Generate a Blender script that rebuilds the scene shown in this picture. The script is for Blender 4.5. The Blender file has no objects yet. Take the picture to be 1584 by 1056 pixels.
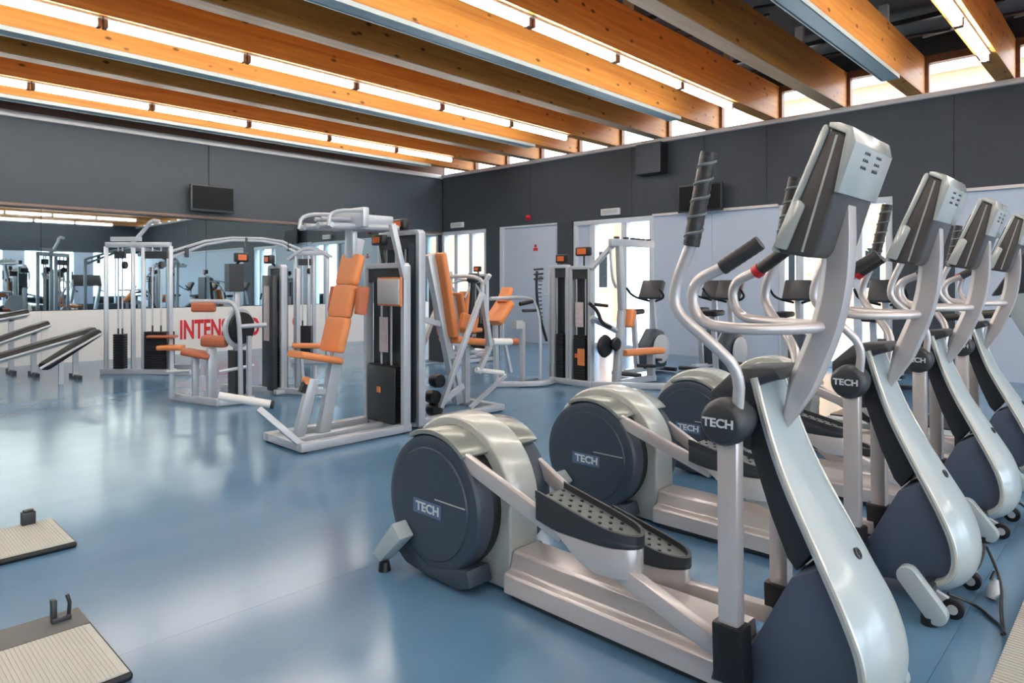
import bpy, bmesh, math, random
from mathutils import Vector, Matrix
random.seed(7)
C = bpy.context.scene.collection
SC = bpy.context.scene
V = Vector

# ------------------------------------------------------------------ camera, sky, sun, exposure
cam_d = bpy.data.cameras.new('camera'); cam = bpy.data.objects.new('camera', cam_d); C.objects.link(cam)
cam_d.sensor_width = 36.0; cam_d.lens = 36.0 * 1042.0 / 1584.0
cam_d.shift_y = -(528 - 438) / 1584.0
cam_d.clip_start = 0.05; cam_d.clip_end = 300
AZ = math.atan2(995, 1042)                       # angle between the view axis and the beams (+X)
cam.location = (0, 0, 1.25)
# look direction in the plan is (cos AZ, sin AZ)
cam.rotation_euler = (math.pi / 2, 0, AZ - math.pi / 2)
SC.camera = cam

world = bpy.data.worlds.new('sky'); SC.world = world; world.use_nodes = True
wn = world.node_tree; wn.nodes.clear()
w_out = wn.nodes.new('ShaderNodeOutputWorld'); w_bg = wn.nodes.new('ShaderNodeBackground')
w_bg.inputs['Color'].default_value = (0.88, 0.94, 1.0, 1); w_bg.inputs['Strength'].default_value = 7.0
wn.links.new(w_bg.outputs[0], w_out.inputs[0])

sun_d = bpy.data.lights.new('sun', 'SUN'); sun = bpy.data.objects.new('sun', sun_d); C.objects.link(sun)
sun_d.energy = 5.0; sun_d.angle = math.radians(1.5); sun_d.color = (1.0, 0.93, 0.82)
sun.rotation_euler = V((0.75, -0.25, -1.0)).to_track_quat('-Z', 'Y').to_euler()

SC.view_settings.view_transform = 'Standard'; SC.view_settings.look = 'None'
SC.view_settings.gamma = 1.0; SC.view_settings.use_curve_mapping = False
SC.view_settings.exposure = 0.35
TUBE_STRENGTH = 26.0
try:
    SC.cycles.use_denoising = True
    SC.cycles.max_bounces = 8; SC.cycles.diffuse_bounces = 4; SC.cycles.glossy_bounces = 5
    SC.cycles.transparent_max_bounces = 12
    SC.cycles.sample_clamp_indirect = 8.0
    SC.cycles.caustics_reflective = False; SC.cycles.caustics_refractive = False
except Exception:
    pass

# ------------------------------------------------------------------ materials
def mat(name, col, rough=0.5, metal=0.0, spec=0.5, coat=0.0, noise=0.0, nscale=6.0, bump=0.0, emit=None, estr=0.0):
    m = bpy.data.materials.new(name); m.use_nodes = True
    nt = m.node_tree; b = nt.nodes['Principled BSDF']
    c = (*col, 1)
    b.inputs['Base Color'].default_value = c
    b.inputs['Roughness'].default_value = rough; b.inputs['Metallic'].default_value = metal
    b.inputs['Specular IOR Level'].default_value = spec
    b.inputs['Coat Weight'].default_value = coat; b.inputs['Coat Roughness'].default_value = 0.08
    if emit:
        b.inputs['Emission Color'].default_value = (*emit, 1); b.inputs['Emission Strength'].default_value = estr
    if noise or bump:
        tc = nt.nodes.new('ShaderNodeTexCoord'); nz = nt.nodes.new('ShaderNodeTexNoise')
        nz.inputs['Scale'].default_value = nscale; nz.inputs['Detail'].default_value = 5
        nt.links.new(tc.outputs['Object'], nz.inputs['Vector'])
        if noise:
            mx = nt.nodes.new('ShaderNodeMix'); mx.data_type = 'RGBA'
            mx.inputs[6].default_value = tuple(x * (1 - noise) for x in col) + (1,)
            mx.inputs[7].default_value = tuple(min(1, x * (1 + noise)) for x in col) + (1,)
            nt.links.new(nz.outputs['Fac'], mx.inputs[0]); nt.links.new(mx.outputs[2], b.inputs['Base Color'])
        if bump:
            bp = nt.nodes.new('ShaderNodeBump'); bp.inputs['Strength'].default_value = bump; bp.inputs['Distance'].default_value = 0.01
            nt.links.new(nz.outputs['Fac'], bp.inputs['Height']); nt.links.new(bp.outputs[0], b.inputs['Normal'])
    return m

def wood_mat(name, c1, c2, knots=True):
    m = bpy.data.materials.new(name); m.use_nodes = True
    nt = m.node_tree; b = nt.nodes['Principled BSDF']; L = nt.links
    tc = nt.nodes.new('ShaderNodeTexCoord'); mp = nt.nodes.new('ShaderNodeMapping')
    mp.inputs['Scale'].default_value = (0.55, 9, 16)
    L.new(tc.outputs['Object'], mp.inputs['Vector'])
    nz = nt.nodes.new('ShaderNodeTexNoise'); nz.inputs['Scale'].default_value = 1.5; nz.inputs['Detail'].default_value = 6; nz.inputs['Roughness'].default_value = 0.6
    L.new(mp.outputs[0], nz.inputs['Vector'])
    rp = nt.nodes.new('ShaderNodeValToRGB'); rp.color_ramp.elements[0].position = 0.3; rp.color_ramp.elements[1].position = 0.7
    rp.color_ramp.elements[0].color = (*c1, 1); rp.color_ramp.elements[1].color = (*c2, 1)
    L.new(nz.outputs['Fac'], rp.inputs[0])
    last = rp.outputs[0]
    if knots:
        mp2 = nt.nodes.new('ShaderNodeMapping'); mp2.inputs['Scale'].default_value = (2.6, 5, 5)
        L.new(tc.outputs['Object'], mp2.inputs['Vector'])
        vo = nt.nodes.new('ShaderNodeTexVoronoi'); vo.inputs['Scale'].default_value = 1.3
        L.new(mp2.outputs[0], vo.inputs['Vector'])
        kr = nt.nodes.new('ShaderNodeValToRGB'); kr.color_ramp.elements[0].position = 0.09; kr.color_ramp.elements[1].position = 0.16
        kr.color_ramp.elements[0].color = (0.12, 0.12, 0.12, 1); kr.color_ramp.elements[1].color = (1, 1, 1, 1)
        L.new(vo.outputs['Distance'], kr.inputs[0])
        mx = nt.nodes.new('ShaderNodeMix'); mx.data_type = 'RGBA'; mx.blend_type = 'MULTIPLY'; mx.inputs[0].default_value = 0.85
        L.new(last, mx.inputs[6]); L.new(kr.outputs[0], mx.inputs[7]); last = mx.outputs[2]
    L.new(last, b.inputs['Base Color'])
    b.inputs['Roughness'].default_value = 0.45
    return m

def glass_mat(name, tint=(0.92, 0.97, 1.0)):
    m = bpy.data.materials.new(name); m.use_nodes = True
    nt = m.node_tree; nt.nodes.clear()
    o = nt.nodes.new('ShaderNodeOutputMaterial'); t = nt.nodes.new('ShaderNodeBsdfTransparent'); g = nt.nodes.new('ShaderNodeBsdfGlossy')
    mx = nt.nodes.new('ShaderNodeMixShader'); lw = nt.nodes.new('ShaderNodeLayerWeight'); lw.inputs['Blend'].default_value = 0.5
    pw = nt.nodes.new('ShaderNodeMath'); pw.operation = 'POWER'; pw.inputs[1].default_value = 5.0
    fr = nt.nodes.new('ShaderNodeMapRange'); fr.inputs[3].default_value = 0.03; fr.inputs[4].default_value = 0.9
    nt.links.new(lw.outputs['Facing'], pw.inputs[0]); nt.links.new(pw.outputs[0], fr.inputs[0])
    t.inputs['Color'].default_value = (*tint, 1); g.inputs['Roughness'].default_value = 0.02
    nt.links.new(fr.outputs[0], mx.inputs[0]); nt.links.new(t.outputs[0], mx.inputs[1]); nt.links.new(g.outputs[0], mx.inputs[2])
    nt.links.new(mx.outputs[0], o.inputs[0])
    return m

def floor_mat():
    m = bpy.data.materials.new('blue vinyl'); m.use_nodes = True
    nt = m.node_tree; b = nt.nodes['Principled BSDF']; L = nt.links
    tc = nt.nodes.new('ShaderNodeTexCoord'); mp = nt.nodes.new('ShaderNodeMapping'); mp.inputs['Scale'].default_value = (0.5, 1.2, 1)
    L.new(tc.outputs['Object'], mp.inputs[0])
    nz = nt.nodes.new('ShaderNodeTexNoise'); nz.inputs['Scale'].default_value = 1.3; nz.inputs['Detail'].default_value = 7
    L.new(mp.outputs[0], nz.inputs['Vector'])
    rp = nt.nodes.new('ShaderNodeValToRGB'); rp.color_ramp.elements[0].position = 0.3; rp.color_ramp.elements[1].position = 0.72
    rp.color_ramp.elements[0].color = (0.085, 0.200, 0.345, 1); rp.color_ramp.elements[1].color = (0.122, 0.255, 0.41, 1)
    L.new(nz.outputs['Fac'], rp.inputs[0]); L.new(rp.outputs[0], b.inputs['Base Color'])
    rr = nt.nodes.new('ShaderNodeMapRange'); rr.inputs[3].default_value = 0.13; rr.inputs[4].default_value = 0.24
    L.new(nz.outputs['Fac'], rr.inputs[0]); L.new(rr.outputs[0], b.inputs['Roughness'])
    b.inputs['Specular IOR Level'].default_value = 0.6
    return m

M = dict(
    wood=wood_mat('glulam timber', (0.62, 0.215, 0.045), (0.84, 0.37, 0.075)),
    bouncewood=wood_mat('timber with floor bounce tint', (0.58, 0.33, 0.17), (0.72, 0.46, 0.27), False),  # same timber, with light bounced off the floor put into its colour
    wood2=wood_mat('brown timber post', (0.20, 0.09, 0.05), (0.30, 0.15, 0.09), False),
    floor=floor_mat(),
    darkwall=mat('dark grey wall paint', (0.038, 0.051, 0.068), 0.6, noise=0.08, nscale=3),
    paleblue=mat('pale blue panel', (0.50, 0.60, 0.74), 0.5, noise=0.03),
    whiteboard=mat('white painted board', (0.72, 0.74, 0.73), 0.45, noise=0.03),
    ceiling=mat('dark roof deck', (0.05, 0.06, 0.07), 0.7, noise=0.2),
    lip=mat('brown lip', (0.16, 0.11, 0.09), 0.4),
    trim=mat('pale trim', (0.74, 0.70, 0.69), 0.4),
    mirror=mat('mirror', (0.52, 0.63, 0.66), 0.015, metal=1.0),
    glass=glass_mat('window glass'),
    alu=mat('pale window frame', (0.60, 0.68, 0.76), 0.35, noise=0.02),
    galv=mat('galvanised tray', (0.58, 0.64, 0.63), 0.4, metal=0.15, noise=0.1, nscale=12),
    tube=mat('lit tube', (1, 1, 1), 0.4, emit=(1.0, 0.95, 0.87), estr=TUBE_STRENGTH),
    silver=mat('silver machine paint', (0.49, 0.545, 0.605), 0.30, metal=0.25, noise=0.03),
    pearl=mat('pearl satin paint', (0.62, 0.595, 0.60), 0.3, metal=0.4, noise=0.04, nscale=14),
    shell=mat('glossy pale shell', (0.42, 0.505, 0.54), 0.3, metal=0.1, coat=0.35, noise=0.02),
    housing=mat('grey green housing', (0.50, 0.54, 0.52), 0.3, metal=0.25, coat=0.3, noise=0.03),
    panelblue=mat('slate blue panel', (0.062, 0.088, 0.145), 0.45, noise=0.06),
    bridge=mat('grey green bridge', (0.30, 0.33, 0.31), 0.25, metal=0.4),
    navy=mat('navy grey plastic', (0.040, 0.060, 0.088), 0.42, noise=0.06),
    consolegrey=mat('brown grey plastic', (0.075, 0.070, 0.070), 0.35, noise=0.06),
    charcoal=mat('charcoal plastic', (0.028, 0.034, 0.042), 0.4, noise=0.1),
    black=mat('black rubber', (0.007, 0.008, 0.011), 0.42, noise=0.1),
    grip=mat('black foam grip', (0.03, 0.03, 0.032), 0.42, noise=0.2, nscale=40, bump=0.4),
    tread=mat('grey tread', (0.14, 0.17, 0.18), 0.6, noise=0.1, nscale=30),
    orange=mat('orange upholstery', (0.72, 0.25, 0.085), 0.5, noise=0.06, nscale=8, bump=0.05),
    rust=mat('rust brown upholstery', (0.45, 0.13, 0.06), 0.5, noise=0.06, nscale=8),
    screen=mat('orange display', (0.60, 0.12, 0.03), 0.3, emit=(1.0, 0.25, 0.05), estr=0.08),
    red=mat('red paint', (0.62, 0.02, 0.03), 0.45),
    redtext=mat('red lettering', (0.60, 0.015, 0.03), 0.5),
    plaque=mat('grey plaque', (0.50, 0.54, 0.57), 0.5),
    bezel=mat('pale bezel', (0.56, 0.60, 0.58), 0.25, metal=0.3, coat=0.4),
    lcd=mat('dark screen', (0.008, 0.010, 0.012), 0.5, spec=0.12),
    white=mat('white plastic', (0.75, 0.76, 0.76), 0.4),
    logo=mat('pale lettering', (0.62, 0.68, 0.72), 0.4),
    labelblue=mat('blue label', (0.09, 0.15, 0.27), 0.35),
    beige=mat('beige ribbed vinyl', (0.50, 0.52, 0.50), 0.55, noise=0.05, nscale=30),
    matgrey=mat('grey rubber strip', (0.12, 0.13, 0.135), 0.6, noise=0.1),
    brick=mat('peach brick', (0.62, 0.30, 0.17), 0.8, noise=0.12, nscale=3),
    paving=mat('pale paving', (0.42, 0.42, 0.40), 0.8, noise=0.1),
    leaf=mat('green leaf', (0.34, 0.46, 0.20), 0.6, noise=0.2),
    bark=mat('bark', (0.12, 0.08, 0.05), 0.8, noise=0.3),
    poster=mat('stack sticker', (0.55, 0.50, 0.52), 0.5, noise=0.3, nscale=25),
)

# ------------------------------------------------------------------ helpers
def chaikin(pts, n=3):
    pts = [V(p) for p in pts]
    for _ in range(n):
        q = [pts[0]]
        for a, b in zip(pts, pts[1:]):
            q += [a * 0.75 + b * 0.25, a * 0.25 + b * 0.75]
        q.append(pts[-1]); pts = q
    return pts

class MB:
    def __init__(self): self.v = []; self.f = []
    def add(self, vs, fs):
        o = len(self.v); self.v += [V(p) for p in vs]; self.f += [tuple(i + o for i in f) for f in fs]; return self
    def box(self, lo, hi):
        (x0, y0, z0), (x1, y1, z1) = lo, hi
        return self.add([(x0,y0,z0),(x1,y0,z0),(x1,y1,z0),(x0,y1,z0),(x0,y0,z1),(x1,y0,z1),(x1,y1,z1),(x0,y1,z1)],
                        [(0,3,2,1),(4,5,6,7),(0,1,5,4),(1,2,6,5),(2,3,7,6),(3,0,4,7)])
    def cbox(self, c, s):
        return self.box([c[i] - s[i] / 2 for i in range(3)], [c[i] + s[i] / 2 for i in range(3)])
    def prism(self, poly, axis, a, b):
        def P(p, t):
            return {'x': (t, p[0], p[1]), 'y': (p[0], t, p[1]), 'z': (p[0], p[1], t)}[axis]
        n = len(poly)
        vs = [P(p, a) for p in poly] + [P(p, b) for p in poly]
        fs = [tuple(range(n))[::-1], tuple(range(n, 2 * n))] + [(i, (i + 1) % n, n + (i + 1) % n, n + i) for i in range(n)]
        return self.add(vs, fs)
    def sweep(self, pts, sec, lat=None, scale=None):
        """closed 2-D section sec (u, v) swept along pts; lat fixes the u axis"""
        pts = [V(p) for p in pts]; n = len(sec); vs = []
        nrm = None
        for i, p in enumerate(pts):
            t = (pts[min(i + 1, len(pts) - 1)] - pts[max(i - 1, 0)]).normalized()
            if lat is not None:
                u = V(lat); u = (u - t * u.dot(t)).normalized()
            else:
                if nrm is None:
                    a = V((0, 0, 1)) if abs(t.z) < 0.9 else V((1, 0, 0))
                    u = t.cross(a).normalized()
                else:
                    u = (nrm - t * nrm.dot(t)).normalized()
                nrm = u
            w = t.cross(u).normalized(); s = scale[i] if scale else 1.0
            vs += [p + u * (a * s) + w * (b * s) for a, b in sec]
        fs = []
        for i in range(len(pts) - 1):
            for j in range(n):
                k = (j + 1) % n
                fs.append((i * n + j, i * n + k, (i + 1) * n + k, (i + 1) * n + j))
        fs.append(tuple(range(n))[::-1]); e = (len(pts) - 1) * n; fs.append(tuple(range(e, e + n)))
        return self.add(vs, fs)
    def tube(self, pts, r, n=10, smooth=0, scale=None):
        if smooth: pts = chaikin(pts, smooth)
        return self.sweep(pts, [(r * math.cos(2 * math.pi * i / n), r * math.sin(2 * math.pi * i / n)) for i in range(n)], scale=scale)
    def bar(self, p0, p1, w, d, lat=(1, 0, 0)):
        return self.sweep([p0, p1], [(-w/2, -d/2), (w/2, -d/2), (w/2, d/2), (-w/2, d/2)], lat)
    def cyl(self, p0, p1, r0, r1=None, n=20):
        r1 = r0 if r1 is None else r1
        p0, p1 = V(p0), V(p1)
        return self.sweep([p0, p1], [(r0 * math.cos(2 * math.pi * i / n), r0 * math.sin(2 * math.pi * i / n)) for i in range(n)], scale=[1.0, r1 / r0])
    def lathe(self, p0, axis, prof, n=28):
        """prof: (distance along axis, radius)"""
        a = V(axis).normalized(); pts = [V(p0) + a * h for h, r in prof]
        b = V((0, 0, 1)) if abs(a.z) < 0.9 else V((1, 0, 0)); u = a.cross(b).normalized(); w = a.cross(u)
        vs = []; m = len(prof)
        for p, (h, r) in zip(pts, prof):
            vs += [p + u * r * math.cos(2 * math.pi * i / n) + w * r * math.sin(2 * math.pi * i / n) for i in range(n)]
        fs = [(i * n + j, i * n + (j + 1) % n, (i + 1) * n + (j + 1) % n, (i + 1) * n + j) for i in range(m - 1) for j in range(n)]
        fs += [tuple(range(n))[::-1], tuple(range((m - 1) * n, m * n))]
        return self.add(vs, fs)
    def pad(self, p0, p1, w, d, lat, r=0.02):
        """upholstered pad: rounded box from p0 to p1 (centre line of its slab), w across, d thick"""
        p0, p1 = V(p0), V(p1); t = (p1 - p0).normalized(); L = (p1 - p0).length
        sec = []
        hw, hd = w / 2, d / 2; r = min(r, hd * 0.95)
        for cx, cy, a0 in ((hw - r, hd - r, 0), (-hw + r, hd - r, 90), (-hw + r, -hd + r, 180), (hw - r, -hd + r, 270)):
            for k in range(4):
                a = math.radians(a0 + k * 30); sec.append((cx + r * math.cos(a), cy + r * math.sin(a)))
        e = min(r, L * 0.3)
        ps = [p0, p0 + t * e * 0.35, p0 + t * e, p1 - t * e, p1 - t * e * 0.35, p1]
        k = 1 - r / hd * 0.5
        return self.sweep(ps, sec, lat, scale=[1 - 0.10, 1 - 0.035, 1, 1, 1 - 0.035, 1 - 0.10])
    def build(self, name, m, parent=None, bevel=0.0, seg=2, sharp=35, label=None, kind=None):
        me = bpy.data.meshes.new(name)
        off = V(parent['origin']) if parent is not None and 'origin' in parent else V((0, 0, 0))
        me.from_pydata([p - off for p in self.v], [], self.f)
        bm = bmesh.new(); bm.from_mesh(me)
        bmesh.ops.recalc_face_normals(bm, faces=bm.faces)
        if bevel:
            es = [e for e in bm.edges if len(e.link_faces) == 2 and e.calc_face_angle(0) > math.radians(28)]
            bmesh.ops.bevel(bm, geom=es, offset=bevel, segments=seg, affect='EDGES', clamp_overlap=True, profile=0.5)
        bm.to_mesh(me); bm.free()
        for p in me.polygons: p.use_smooth = True
        me.set_sharp_from_angle(angle=math.radians(sharp))
        me.materials.append(M[m] if isinstance(m, str) else m)
        o = bpy.data.objects.new(name, me); C.objects.link(o)
        if parent is not None:
            o.parent = parent
            o['origin'] = tuple(off)
        else:
            o['origin'] = (0.0, 0.0, 0.0)
        if label: o['label'] = label
        if kind: o['kind'] = kind
        return o

def thing(name, loc, label, cat, group=None):
    o = bpy.data.objects.new(name, None); C.objects.link(o); o.location = loc; o.empty_display_size = 0.1
    o['origin'] = tuple(loc); o['label'] = label; o['category'] = cat
    if group: o['group'] = group
    return o
def tag(o, label, cat, group=None):
    o['label'] = label; o['category'] = cat
    if group: o['group'] = group
    return o
def struct(o):
    o['kind'] = 'structure'; return o
def copy_tree(o, parent=None):
    c = o.copy(); C.objects.link(c)
    if parent is not None: c.parent = parent
    for ch in list(o.children): copy_tree(ch, c)
    return c
def text(s, name, m, parent, loc, rot, size, ext=0.002, offset=0.0, xs=1.0, align='CENTER'):
    cu = bpy.data.curves.new(name, 'FONT'); cu.body = s; cu.size = size; cu.extrude = ext; cu.offset = offset
    cu.align_x = align; cu.align_y = 'CENTER'; cu.resolution_u = 3
    cu.materials.append(M[m])
    tmp = bpy.data.objects.new(name, cu); C.objects.link(tmp)
    bpy.context.view_layer.update()
    me = bpy.data.meshes.new_from_object(tmp.evaluated_get(bpy.context.evaluated_depsgraph_get()))
    bpy.data.objects.remove(tmp); bpy.data.curves.remove(cu)
    o = bpy.data.objects.new(name, me); C.objects.link(o)
    off = V(parent['origin']) if parent is not None and 'origin' in parent else V((0, 0, 0))
    o.location = V(loc) - off; o.rotation_euler = rot; o.scale = (xs, 1, 1)
    if parent is not None: o.parent = parent
    o['origin'] = tuple(off)
    return o
def arc(cy, cz, r, a0, a1, n):
    return [(cy + r * math.cos(math.radians(a0 + (a1 - a0) * i / n)), cz + r * math.sin(math.radians(a0 + (a1 - a0) * i / n))) for i in range(n + 1)]

# ------------------------------------------------------------------ the room
XW, YW = 10.5, 12.45          # right wall plane, mirror wall plane
XB, YB = -7.0, -9.0           # unseen walls behind the camera
ZB, ZT = 2.48, 3.78           # underside and top of the dark band
fl = struct(MB().box((XB - 0.2, YB - 0.2, -0.12), (XW + 0.4, YW + 0.3, -0.004)).build('floor', 'matgrey'))
y = 0.517 - 2 * 5
while y < YW:
    y0, y1 = max(y, YB - 0.2), min(y + 1.999, YW + 0.3)
    if y1 > y0: MB().box((XB - 0.2, y0, -0.004), (XW + 0.4, y1, 0.0)).build('vinyl_sheet', 'floor', fl)
    y += 2.0

# mirror wall (far left): dark band overhanging a mirror, white board below
wl = struct(MB().box((XB, YW + 0.02, 0), (XW + 0.2, YW + 0.25, ZT + 0.75)).build('wall_left', 'darkwall'))
for x0, x1 in ((XB, 0.0), (0.0, 5.0), (5.0, 10.49)):
    MB().box((x0 + 0.003, YW - 0.13, ZB - 0.02), (x1 - 0.003, YW + 0.02, ZT - 0.03)).build('wall_panel', 'darkwall', wl)
MB().box((XB, YW - 0.145, ZB - 0.075), (10.49, YW - 0.02, ZB - 0.022)).build('lip', 'lip', wl, bevel=0.008)
for a, b in zip([XB, -5.0, -2.5, 0.0, 2.5, 5.0, 7.0, 9.25], [-5.0, -2.5, 0.0, 2.5, 5.0, 7.0, 9.25, 10.49]):
    MB().box((a + 0.004, YW - 0.012, 0.83), (b - 0.004, YW + 0.018, ZB - 0.03)).build('mirror_panel', 'mirror', wl, label='mirror panel above the white board')
for a, b in zip([XB, -5.0, -2.5, 0.0, 2.5, 5.0, 7.5], [-5.0, -2.5, 0.0, 2.5, 5.0, 7.5, 10.49]):
    MB().box((a + 0.002, YW - 0.03, 0.0), (b - 0.002, YW + 0.019, 0.82)).build('white_board', 'whiteboard', wl)
text('INTENSIDAD', 'lettering', 'redtext', wl, (4.53, YW - 0.033, 0.41), (math.pi / 2, 0, 0), 0.46, 0.003, 0.014, 0.55, 'LEFT')
text('CI', 'lettering', 'redtext', wl, (6.68, YW - 0.033, 0.48), (math.pi / 2, 0, 0), 0.26, 0.003, 0.016, 0.6, 'LEFT')
struct(MB().box((XB, YW - 0.17, ZT - 0.05), (10.49, YW + 0.02, ZT + 0.045)).build('trim_1', 'trim', bevel=0.01))
struct(MB().box((XB, YW - 0.16, ZT + 0.045), (10.49, YW + 0.02, 4.36)).build('trim_3', 'wood2'))

# right wall with openings
wr = struct(MB().box((XW + 0.12, YB, ZB), (XW + 0.25, YW + 0.2, ZT)).build('wall_right', 'darkwall'))
ys = [YB, -5.6, -3.1, -0.6, 1.93, 4.45, 6.97, 9.49, YW - 0.14]
for a, b in zip(ys, ys[1:]):
    MB().box((XW, a + 0.003, ZB), (XW + 0.12, b - 0.003, ZT - 0.03)).build('wall_panel', 'darkwall', wr)
for a, b in ((12.38, YW - 0.02), (10.40, 10.83), (8.37, 8.76), (1.93, 2.66)):
    MB().box((XW, a, 0), (XW + 0.25, b, ZB - 0.001)).build('pier', 'darkwall', wr)
for a, b in ((5.40, 6.53), (4.27, 5.395), (0.80, 1.925), (-0.40, 0.795), (-1.6, -0.405), (-2.8, -1.605), (-4.0, -2.805), (-9.0, -4.005)):
    MB().box((XW + 0.03, a, 0), (XW + 0.25, b, ZB - 0.001)).build('pale_panel', 'paleblue', wr)
for a, b in ((4.27, 6.53), (-4.0, 1.925)):
    MB().box((XW - 0.02, a, ZB - 0.03), (XW + 0.03, b, ZB + 0.012)).build('panel_rail', 'trim', wr)
struct(MB().box((XW - 0.06, YB, ZT - 0.03), (XW + 0.28, YW - 0.15, ZT + 0.04)).build('trim_2', 'trim', bevel=0.01))

def window(name, y0, y1, z0, z1, mull, x=XW + 0.08, side_panel=None):
    w = struct(MB().box((x - 0.06, y0, z1 - 0.09), (x + 0.10, y1, z1)).box((x - 0.06, y0, z0), (x + 0.10, y1, z0 + 0.10))
               .box((x - 0.06, y0, z0 + 0.1), (x + 0.10, y0 + 0.09, z1 - 0.09)).box((x - 0.06, y1 - 0.09, z0 + 0.1), (x + 0.10, y1, z1 - 0.09))
               .build(name, 'alu', bevel=0.006))
    e = [y0 + 0.09] + [m for m in mull] + [y1 - 0.09]
    for m in mull:
        MB().box((x - 0.05, m - 0.06, z0 + 0.1), (x + 0.09, m + 0.06, z1 - 0.09)).build('mullion', 'alu', w, bevel=0.005)
    for i, (a, b) in enumerate(zip(e, e[1:])):
        a2 = a + (0.06 if i else 0); b2 = b - (0.06 if i < len(e) - 2 else 0)
        if side_panel == i:
            MB().box((x, a2, z0 + 0.1), (x + 0.03, b2, z1 - 0.09)).build('solid_panel', 'paleblue', w)
        else:
            MB().box((x + 0.01, a2, z0 + 0.1), (x + 0.018, b2, z1 - 0.09)).build('pane', 'glass', w)
    return w
window('window_1', 10.83, 12.37, 0.0, ZB - 0.005, [11.37, 11.88])
window('window_2', 6.53, 8.36, 0.0, ZB - 0.005, [7.17, 7.90], side_panel=2)
window('window_3', 2.665, 4.265, 0.0, ZB - 0.005, [3.12, 3.95])

d = struct(MB().box((XW + 0.04, 8.765, 0), (XW + 0.10, 10.395, ZB - 0.03)).build('door_1', 'paleblue', bevel=0.004))
MB().box((XW + 0.0, 8.765, ZB - 0.04), (XW + 0.12, 10.395, ZB - 0.002)).box((XW, 10.30, 0), (XW + 0.12, 10.398, ZB - 0.04)).build('door_frame', 'alu', d)
MB().tube([(XW + 0.04, 8.95, 1.02), (XW - 0.02, 8.95, 1.02), (XW - 0.02, 9.07, 1.02)], 0.012, 8).build('door_handle', 'galv', d)
MB().box((XW + 0.034, 9.32, 1.93), (XW + 0.04, 9.44, 1.99)).cyl((XW + 0.034, 9.38, 2.03), (XW + 0.04, 9.38, 2.03), 0.035, n=12).build('red_symbol', 'red', d, label='small red symbol on the door')

# clerestory glazing above the right wall and rear walls
cl = struct(MB().box((XW + 0.10, YB, 4.26), (XW + 0.22, YW, 4.36)).box((XW + 0.12, YB, ZT + 0.04), (XW + 0.2, YW, ZT + 0.075)).build('window_4', 'wood2'))
ends = [1.28 + 1.004 * k for k in range(-10, 12)]
for a, b in zip(ends, ends[1:]):
    MB().box((XW + 0.155, a + 0.03, ZT + 0.075), (XW + 0.163, b - 0.03, 4.26)).build('pane', 'glass', cl)
    MB().box((XW + 0.10, a - 0.045, ZT + 0.04), (XW + 0.20, a + 0.03, 4.27)).build('mullion', 'wood2', cl)
struct(MB().box((XW + 0.1, YB, 4.36), (XW + 0.25, YW, 4.85)).build('wall_upper_right', 'ceiling'))

# unseen rear walls: plain back wall and a long window wall (seen in the mirror)
struct(MB().box((XB - 0.2, YB, 0), (XB, YW, 4.8)).build('wall_back', 'darkwall'))
wb = struct(MB().box((XB, YB - 0.2, 0), (XW + 0.25, YB, 0.35)).box((XB, YB - 0.2, 2.6), (XW + 0.25, YB, 4.8)).build('wall_rear', 'darkwall'))
for k in range(7):
    x0 = XB + 0.15 + k * 2.5
    w = struct(MB().box((x0 - 0.15, YB - 0.18, 0.35), (x0 + 0.60, YB - 0.02, 2.6)).build('window_%d' % (5 + k), 'paleblue'))
    MB().box((x0 + 0.6, YB - 0.1, 0.35), (x0 + 2.35, YB - 0.09, 2.6)).build('pane', 'glass', w)
    MB().box((x0 + 1.45, YB - 0.13, 0.35), (x0 + 1.51, YB - 0.05, 2.6)).build('mullion', 'alu', w)

# ceiling: dark deck carrying the timber beams
ce = struct(MB().box((XB - 0.2, YB - 0.2, 4.62), (XW + 0.3, YW + 0.3, 4.8)).build('ceiling', 'ceiling'))
BW, BZ0, BZ1 = 0.20, 3.83, 4.36
for i, a in enumerate(ends):
    if a > YW - 0.3: continue
    b = MB().box((XB, a, BZ0 + .012), (XW + 0.10, a + BW, BZ1)).build('beam', 'wood', ce, bevel=0.004, seg=1)
    MB().box((XB, a + .001, BZ0), (XW + 0.10, a + BW - .001, BZ0 + .012)).build('underside_strip', 'bouncewood' if (i - 10) % 3 == 2 else 'wood', b)  # bare beams get the floor bounce painted on their underside
for i, a in enumerate(ends[9:14]):
    for x in (3.0, 5.2, 7.4, 9.6):
        MB().tube([(x, a + BW, 4.36), (x + 0.9, a + 1.0, 4.60)], 0.018, 6).build('brace', 'galv', ce)
        MB().tube([(x + 0.9, a + BW, 4.60), (x, a + 1.0, 4.36)], 0.018, 6).build('brace', 'charcoal', ce)
for a in ends[8:14]:
    for x in (4.0, 6.5, 9.0):
        MB().box((x, a + 0.05, BZ1), (x + 0.08, a + 0.15, 4.62)).build('post', 'galv', ce)
# big sloping roof truss pieces in the dark gap at the right
for x in (2.6, 4.9, 7.2, 9.5):
    MB().box((x, -9.0, 4.50), (x + 0.06, YW, 4.56)).build('purlin', 'charcoal', ce)

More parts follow.
